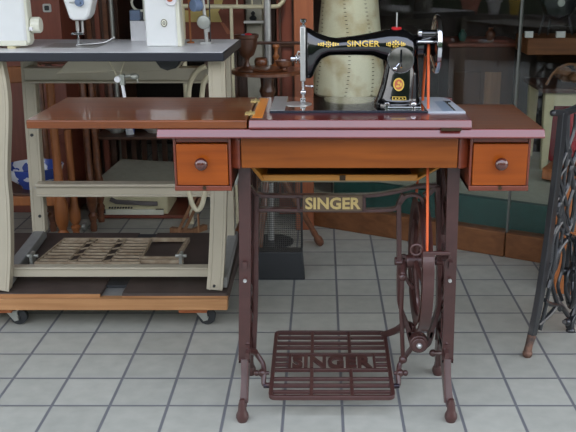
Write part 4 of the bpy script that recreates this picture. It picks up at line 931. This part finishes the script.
# thin rod across
c0, c1 = W(256, 43, YP + .12), W(300, 43, YP + .12); b = B(); b.tube([c0, c1], .006, 8); b.box(c0.x + .07, c0.x + .09, YP + .115, YP + .125, ZP, c0.z)
o = b.build('rail_stand', 'dark_wood'); tag(o, 'dark wooden rail on a short post at the back of the pedestal table', 'rail')
# ---- black wire-mesh guard
YG = 2.88; gx0, gx1 = W(252, 280, YG).x, W(303.5, 280, YG).x; gz1 = W(280, 168, YG).z
Gd = thing('mesh_guard', 'black box-shaped wire-mesh guard with solid base on the tiles under the table', 'mesh guard', ((gx0 + gx1) / 2, YG + .03, 0))
zb1 = W(280, 253, YG).z
b = B(); b.hexa([(gx0, YG, 0), (gx1 + .006, YG, 0), (gx1 + .004, YG + .065, 0), (gx0, YG + .065, 0), (gx0, YG + .008, zb1), (gx1 - .004, YG + .008, zb1), (gx1 - .004, YG + .065, zb1), (gx0, YG + .065, zb1)]); b.build('base', 'black_metal', Gd, .003)
b = B(); 
for (x, y) in ((gx0 + .003, YG + .01), (gx1 - .006, YG + .01), (gx1 - .006, YG + .06), (gx0 + .003, YG + .06)): b.cyl((x, y, zb1), (x, y, gz1), .0035, 8)
for z in (gz1,): b.tube([(gx0, YG + .01, z), (gx1 - .006, YG + .01, z), (gx1 - .006, YG + .06, z), (gx0, YG + .06, z)], .0035, 8, True)
b.build('frame', 'black_metal', Gd)
b = B(); n = 24; wdt = gx1 - gx0 - .008
for k in range(n + 1): x = gx0 + wdt * k / n; b.bar([(x, YG + .01, zb1), (x, YG + .01, gz1)], .0007, .0007, (0, 1, 0))
nz_ = int((gz1 - zb1) / (wdt / n))
for k in range(nz_ + 1): z = zb1 + (gz1 - zb1) * k / nz_; b.bar([(gx0, YG + .0105, z), (gx0 + wdt, YG + .0105, z)], .0007, .0007, (0, 1, 0))
b.build('mesh', 'mesh_metal', Gd)
# ---- stitched parchment drum on a tripod stool
YV = 3.80
va, vb = W(313, 94, YV), W(385, 94, YV); vcx = (va.x + vb.x) / 2; vr = (vb.x - va.x) / 2; vz = va.z
ta, tb = W(325, 0, YV), W(376, 0, YV); tr_ = (tb.x - ta.x) / 2; tz = ta.z
Dr = thing('parchment_drum', 'tall tapering drum of stitched cream parchment standing behind the glass and the black sewing machine', 'drum', (vcx, YV, vz))
prof = [(vr * .93, 0), (vr, .012), (vr, .04)] + [(vr + (tr_ - vr) * t, .04 + (tz + .12 - vz - .04) * t) for t in (.25, .5, .75, 1.0)]
b = B(); b.lathe(prof, (vcx, YV, vz), n=48); b.build('skin', 'parchment', Dr)
HT = tz + .12 - vz
for a in (-2.7, -1.72, -.98, .1, 1.0, 2.1):
    b = B()
    for k in range(30):
        t = .03 + k / 30 * .94; r = vr + (tr_ - vr) * max(0, (t * HT - .04) / (HT - .04)) + .0008; z = vz + t * HT; aa = a + .12 * math.sin(t * 5)
        p = Vector((vcx + r * math.cos(aa), YV + r * math.sin(aa), z)); tg = Vector((-math.sin(aa), math.cos(aa), 0)); b.bar([p - tg * .005, p + tg * .005], .0012, .0016, (0, 0, 1))
    b.build('seam', 'stitch', Dr)
Ts = thing('plant_stand', 'turned wooden stand on the platform behind the glass, carrying the parchment drum', 'stand', (vcx, YV, .2))
b = B(); b.lathe([(.12, vz - .03), (.15, vz - .026), (.152, vz - .006), (.148, vz - .001), (.001, vz - .0008)], (vcx, YV, 0), n=36); b.build('top', 'oak_dark', Ts)
b = B(); b.lathe([(.07, .2005), (.07, .215), (.05, .225), (.03, .25), (.045, .29), (.055, .33), (.04, .37), (.03, .40), (.05, vz - .03)], (vcx + .01, YV, 0), n=28); b.build('column', 'walnut', Ts)

# ================================================================ right side
# black cast iron treadle stand, its side frame seen from an angle
K0 = Vector((.597, 2.262, 0)); KD = Vector((.70, .71, 0)).normalized()
Kt = thing('treadle_stand', 'black cast-iron treadle stand with interlaced scrollwork and rusty feet, cut by the right picture edge', 'treadle stand', (.72, 2.38, 0))
def kp(s, z, d=0): return K0 + KD * s + Vector((KD.y, -KD.x, 0)) * d + Vector((0, 0, z))
def kb(px, py):
    """point of the stand's side plane seen at a pixel"""
    a, bb = (px - 321) / FPX, (216 - py) / FPX
    d = Vector((a, CT + bb * ST, -ST + bb * CT)); nrm = Vector((KD.y, -KD.x, 0)); o = Vector((0, 0, CH))
    t = (K0 - o).dot(nrm) / d.dot(nrm); return o + d * t
b = B()
leg1 = spline([kb(563, 112), kb(561, 135), kb(557, 170), kb(552, 210), kb(546, 255), kb(539, 300), kb(532, 335)], 6)
b.bar(leg1, .009, .013, (KD.y, -KD.x, 0)); l1 = b.build('leg', 'black_iron', Kt, .002)
b = B(); pz = kb(527, 357); b.tube([leg1[-1], kb(529, 345), kb(527.5, 352)], [.013, .011, .012], 12); b.ball(kb(527.5, 353.5), .0145); b.build('foot', 'rust_foot', l1)
b = B(); leg2 = [kb(630, 112), kb(628, 170), kb(615, 240), kb(590, 290), kb(572, 318), kb(570, 328)]
b.bar(spline(leg2, 6), .011, .009, (KD.y, -KD.x, 0)); l2 = b.build('leg', 'black_iron', Kt, .002)
b = B(); b.ball(kb(570.5, 331), .0145); b.ball(kb(567, 322), .012); b.cyl(kb(564, 322), kb(568, 322), .007); b.build('foot', 'black_iron', l2)
b = B(); b.bar(spline([kb(553, 113), kb(560, 113), kb(570, 111), kb(590, 103), kb(640, 95)], 5), .008, .007, (0, 0, 1)); b.ball(kb(553, 113), .009); b.build('top_rail', 'black_iron', Kt, .002)
# interlaced scrolls
def chain(pts, r=.0065): b.tube(spline([kb(*p) for p in pts], 6), r * 1.12, 8)
b = B()
chain([(566, 114), (565, 130), (566, 148), (572, 165), (580, 180), (586, 195), (580, 210)]); chain([(590, 104), (586, 130), (578, 150), (571, 168), (568, 185), (562, 198), (558, 210), (562, 222), (568, 235)])
chain([(553, 205), (558, 198), (561, 205), (563, 222), (568, 232)]); chain([(571, 168), (573, 185), (575, 200), (572, 220), (566, 235)]); chain([(557, 172), (562, 190), (566, 205)])
chain([(556, 178), (562, 205), (564, 222), (560, 245), (556, 262)], .0048); chain([(561, 222), (555, 232), (551, 248), (549, 262)]); chain([(575, 200), (582, 215), (590, 230), (588, 250), (580, 270)])
chain([(548, 288), (552, 275), (556, 258), (560, 248), (566, 240)], .007); chain([(545, 300), (550, 304), (560, 306), (568, 316)], .006); chain([(538, 325), (546, 318), (552, 312), (556, 306)], .006); chain([(549, 270), (552, 285), (556, 300), (560, 310)], .006)
chain([(585, 270), (582, 290), (576, 305), (572, 318)], .007)
chain([(560, 130), (566, 140), (570, 152), (566, 166), (560, 176), (558, 190), (562, 200)], .005); chain([(576, 114), (574, 130), (568, 148), (561, 165), (557, 180), (560, 196)], .005)
chain([(584, 112), (588, 140), (582, 165), (576, 182), (571, 196), (567, 212), (570, 226)], .005); chain([(596, 108), (596, 140), (590, 170), (582, 195), (576, 215), (572, 232)], .005)
chain([(568, 114), (567, 150), (563, 190), (558, 230), (553, 268), (546, 305), (540, 330)], .0055); chain([(570, 235), (575, 245), (574, 262), (568, 275), (566, 292), (572, 306)], .006); chain([(558, 240), (564, 252), (562, 270), (558, 286), (562, 300)], .005)
chain([(554, 215), (560, 212), (566, 220), (568, 240)], .0045); chain([(552, 235), (557, 226), (562, 232), (560, 250), (556, 268), (550, 276)], .0045); chain([(546, 280), (551, 262), (553, 245)], .0045)
b.build('scrollwork', 'black_iron', Kt)
b = B(); wc = kb(566, 275) + Vector((.025, .028, 0))
ax = Vector((1, -.15, 0)).normalized()
b.ring(wc, .105, .008, ax, 44, 8); b.ring(wc, .03, .006, ax, 24, 8)
for k in range(6):
    a = 2 * PI * k / 6; u = ax.orthogonal().normalized(); w_ = ax.cross(u); d = u * math.cos(a) + w_ * math.sin(a); b.tube([wc + d * .01, wc + d * .05 + u * .006, wc + d * .1], .005, 6)
b.cyl(wc - ax * .03, wc + ax * .03, .012, 14); b.build('flywheel', 'black_iron', Kt)
# orange board and red cloth behind the stand
o = B().hexa([(.80, 2.75, 0), (1.34, 2.61, 0), (1.35, 2.64, 0), (.81, 2.78, 0), (.80, 2.83, .40), (1.34, 2.69, .40), (1.35, 2.72, .40), (.81, 2.86, .40)]).build('wooden_board', 'orange_board', None, .003); tag(o, 'bright orange-brown wooden board leaning behind the black treadle stand', 'board')
# behind the glass
Wt = thing('cream_side_table', 'cream-painted side table behind the glass at the right', 'side table', W(552, 160, 3.75))
YS = 3.72; s0, s1 = W(547, 90, YS), W(556, 165, YS); zt2 = W(560, 92, YS).z
for x in (s0.x + .01, s0.x + .5):
    for y in (YS, YS + .28): B().hexa([(x - .014, y - .014, .2), (x + .014, y - .014, .2), (x + .014, y + .014, .2), (x - .014, y + .014, .2), (x - .022, y - .02, zt2), (x + .022, y - .02, zt2), (x + .022, y + .02, zt2), (x - .022, y + .02, zt2)]).build('leg', 'case_cream', Wt, .002)
B().box(s0.x - .03, s0.x + .53, YS - .04, YS + .32, zt2, zt2 + .02).build('top', 'dark_wood', Wt, .003)
B().box(s0.x + .02, s0.x + .49, YS - .01, YS + .0, zt2 - .06, zt2).build('apron', 'case_cream', Wt, .002)
o = B().hexa([(s0.x + .07, YS + .05, .2005), (s0.x + .4, YS + .05, .2005), (s0.x + .4, YS + .25, .2005), (s0.x + .07, YS + .25, .2005), (s0.x + .10, YS + .07, zt2 - .07), (s0.x + .38, YS + .07, zt2 - .07), (s0.x + .38, YS + .22, zt2 - .07), (s0.x + .10, YS + .22, zt2 - .07)]).build('red_bundle', 'cloth_red', None, .02); tag(o, 'bright red cloth bundle standing under the cream side table', 'cloth')
b = B(); c = W(568, 78, YS); 
for k in range(9): b.ball((s0.x + .07 + .03 * random.random() + .02 * k, YS + .05 + .1 * random.random(), zt2 + .048 + .05 * random.random()), .03, (1.3, 1, .8), 10)
b.tube(spline([(s0.x + .0, YS + .02, zt2 + .03), (s0.x + .03, YS, zt2 + .09), (s0.x + .09, YS, zt2 + .12), (s0.x + .16, YS, zt2 + .10)], 5), .006, 6)
o = b.build('driftwood', 'stick_wood'); tag(o, 'lump of gnarled driftwood on top of the cream side table', 'driftwood')
o = wbox(.82, 1.12, .42, .60, W(547, 178, 3.5).z - .0, W(547, 167, 3.5).z).build('bench_plank', 'orange_board', None, .004); tag(o, 'low orange wooden plank bench inside the window left of the treadle stand', 'bench')
zz = W(547, 178, 3.5).z
YB2 = 3.85; a0, a1 = W(527, 55, YB2), W(640, 38, YB2)
Sh = thing('shelf_unit', 'brown wooden shelf beam with two white tags behind the upper right glass', 'shelf', (a0.x, YB2, .2))
B().box(a0.x, a0.x + .75, YB2, YB2 + .25, a0.z, a1.z).build('shelf_board', 'sill_wood', Sh, .003)
B().box(a0.x + .72, a0.x + .75, YB2, YB2 + .25, .2, a0.z).build('side', 'dark_wood', Sh); B().box(a0.x, a0.x + .75, YB2 + .23, YB2 + .25, .2, a0.z).build('back', 'dark_wall', Sh)
for px, w_ in ((530, 9), (562, 10)):
    c = W(px, 32, YB2); o = B().box(c.x - w_ * .002, c.x + w_ * .002, YB2 + .01, YB2 + .03, a1.z + .0005, a1.z + .028).build('price_tag', 'porcelain', None, .001); tag(o, 'small blank white tag at the %s of the shelf beam' % ('left end' if px < 540 else 'middle'), 'tag')
Lm = thing('iron_lamp', 'black iron lamp with round glass face on the shelf beam at the upper right', 'lamp', W(557, 30, YB2 + .1))
c = W(557, 2, YB2 + .1)
b = B(); b.lathe([(.075, 0), (.08, .02), (.07, .05), (.03, .07)], c, (0, -1, 0), 8); b.build('housing', 'black_iron', Lm, .003)
b = B(); b.lathe([(.018, .068), (.016, .074), (.001, .076)], c, (0, -1, 0), 20); b.build('lens', 'zinc', Lm)
b = B()
for dx in (-.045, -.02, .05): b.tube([c + Vector((dx, 0, -.03)), (c.x + dx * 1.6, c.y - .0, a1.z + .005)], .005, 8)
b.build('stand', 'black_iron', Lm)
# dark furniture deep behind the glass
Cu = thing('dark_sideboard', 'dark brown sideboard in the shade behind the glass above the table', 'sideboard', W(500, 120, 4.25))
x0_, x1_ = W(448, 80, 4.25).x, W(517, 80, 4.25).x; zt3 = W(480, 47, 4.25).z
B().box(x0_, x1_, 4.25, 4.6, .3, zt3).build('body', 'dark_wood', Cu, .004); B().box(x0_ - .01, x1_ + .01, 4.235, 4.61, zt3, zt3 + .02).build('top', 'red_door', Cu, .004)
B().box(x0_ + .18, x0_ + .26, 4.24, 4.25, .4, zt3 - .12).build('door', 'stick_wood', Cu, .002); B().box(x0_ + .03, x0_ + .16, 4.24, 4.25, .4, zt3 - .12).build('door', 'oak_dark', Cu, .002)
for x in (x0_ + .02, x1_ - .02):
    for y in (4.27, 4.58): B().box(x - .015, x + .015, y - .015, y + .015, .2, .3).build('leg', 'dark_wood', Cu)
for i, (px, m, r, lab) in enumerate(((462, 'green_panel', .022, 'dark green ornament on the sideboard behind the glass'), (490, 'walnut', .026, 'brown wooden ornament on the sideboard behind the glass'))):
    c = W(px, 44, 4.35); b = B(); b.lathe([(r * .6, 0), (r, r), (r * .9, r * 1.6), (r * .4, r * 2.2), (r * .5, r * 2.5)], (c.x, 4.35, zt3 + .0205), n=20); o = b.build('ornament', m); tag(o, lab, 'ornament')

# ================================================================ across the pavement, mirrored in the shop glass
def hedge(p0, p1, th, z0, z1, label, name='hedge'):
    b = B(); d = (Vector(p1) - Vector(p0)); L = d.length; d.normalize(); n = Vector((-d.y, d.x, 0)); m_ = max(6, int(L / .25)); rings = []
    for i in range(m_ + 1):
        c = Vector(p0) + d * L * i / m_; ring = []
        for k in range(14):
            a = 2 * PI * k / 14; x = math.copysign(abs(math.cos(a)) ** .5, math.cos(a)) * th / 2; z = (z0 + z1) / 2 + math.copysign(abs(math.sin(a)) ** .5, math.sin(a)) * (z1 - z0) / 2
            j = random.uniform(-.06, .06) if z > z0 + .05 else 0
            ring.append(Vector((c.x, c.y, 0)) + n * (x + j) + Vector((0, 0, max(z0, z + j))))
        rings.append(ring)
    return tag(b.loft(rings).build(name, 'hedge', None, angle=180), label, 'hedge')
hedge((-16, -8, 0), (12, -8, 0), 1.4, -.12, 3.6, 'tall dark green hedge across the street, added unseen to block low sky light')  # out of view, added to keep low sky light off upright faces
hedge((-5.9, -.9, 0), (-3.0, -3.5, 0), .5, 0.0, 1.15, 'low green hedge across the pavement, added to darken the upper glass reflection')  # added screen that hides bright floor from the glass reflection
wd = Vector((1.1, -.9, 0)).normalized(); wn_ = Vector((-wd.y, wd.x, 0)) * -1; wp = Vector((-4.5, -.95, 0))
o = B().prism([tuple(wp - wd * .8 + wn_ * a) for a in (0,)] + [tuple(wp + wd * 2.2), tuple(wp + wd * 2.2 + wn_ * .25), tuple(wp - wd * .8 + wn_ * .25)], (0, 0, .49)).build('garden_wall', 'board_dark', None, .005); tag(o, 'low dark garden wall across the pavement, mirrored in the shop glass', 'wall')
def pot(t, r_, h_, m, lab):
    c = wp + wd * t + wn_ * .12; b = B(); b.lathe([(r_ * .7, 0), (r_ * .95, h_ * .8), (r_ * 1.1, h_ * .82), (r_ * 1.1, h_), (r_ * .9, h_), (r_ * .8, h_ * .85), (.001, h_ * .8)], (c.x, c.y, .4905), n=24); o = b.build('flower_pot', m); tag(o, lab, 'flower pot')
pot(.30, .11, .17, 'pink', 'terracotta pink flower pot on the garden wall, mirrored at the top of the glass')
pot(.56, .08, .16, 'porcelain', 'white flower pot on the garden wall, mirrored at the top of the glass')
pot(.78, .06, .17, 'yellow', 'yellow flower pot on the garden wall, mirrored at the top of the glass')
bp_ = thing('barrier_rail', 'red and white barrier rail in front of the garden wall, mirrored in the glass', 'barrier', (-3.9, -.86, 0))
e0, e1 = Vector((-4.3, -.55, .25)), Vector((-3.6, -1.1, .25))
for k in range(6):
    b = B(); b.cyl(e0.lerp(e1, k / 6), e0.lerp(e1, (k + 1) / 6), .016, 10); b.build('rail_section', ('porcelain', 'pink')[k % 2], bp_)
for t in (.1, .9):
    q_ = e0.lerp(e1, t); b = B(); b.cyl((q_.x, q_.y, 0), (q_.x, q_.y, .24), .014, 10); b.build('post', 'black_metal', bp_)

# ================================================================ light: an open sky in front of the covered shop front
w = bpy.data.worlds.new('sky'); scene.world = w; w.use_nodes = True; nt = w.node_tree; bg = nt.nodes['Background']
tc = N(nt, 'ShaderNodeTexCoord'); sx = N(nt, 'ShaderNodeSeparateXYZ'); cr = N(nt, 'ShaderNodeValToRGB'); e = cr.color_ramp.elements
e[0].position = 0.0; e[0].color = (1.0, 0.985, 0.95, 1); e[1].position = 0.8; e[1].color = (0.68, 0.78, 1.0, 1)
nt.links.new(tc.outputs['Generated'], sx.inputs[0]); nt.links.new(sx.outputs['Z'], cr.inputs[0]); nt.links.new(cr.outputs[0], bg.inputs['Color'])
bg.inputs['Strength'].default_value = 3.2

# added unseen spot that brightens the drum, no real lamp hangs there
sl = bpy.data.lights.new('drum_fill_spot', 'SPOT'); sl.energy = 75; sl.color = (1.0, 0.96, 0.86); sl.spot_size = math.radians(21); sl.spot_blend = 0.5; sl.shadow_soft_size = 0.06
so = bpy.data.objects.new('drum_fill_spot', sl); COL.objects.link(so); so.location = (0.02, 2.35, 2.25)
so.rotation_euler = (Vector((vcx, YV - .1, vz + .27)) - so.location).to_track_quat('-Z', 'Y').to_euler()

scene.view_settings.view_transform = 'Standard'; scene.view_settings.look = 'None'
scene.view_settings.exposure = 0.15; scene.view_settings.gamma = 1.0; scene.view_settings.use_curve_mapping = False
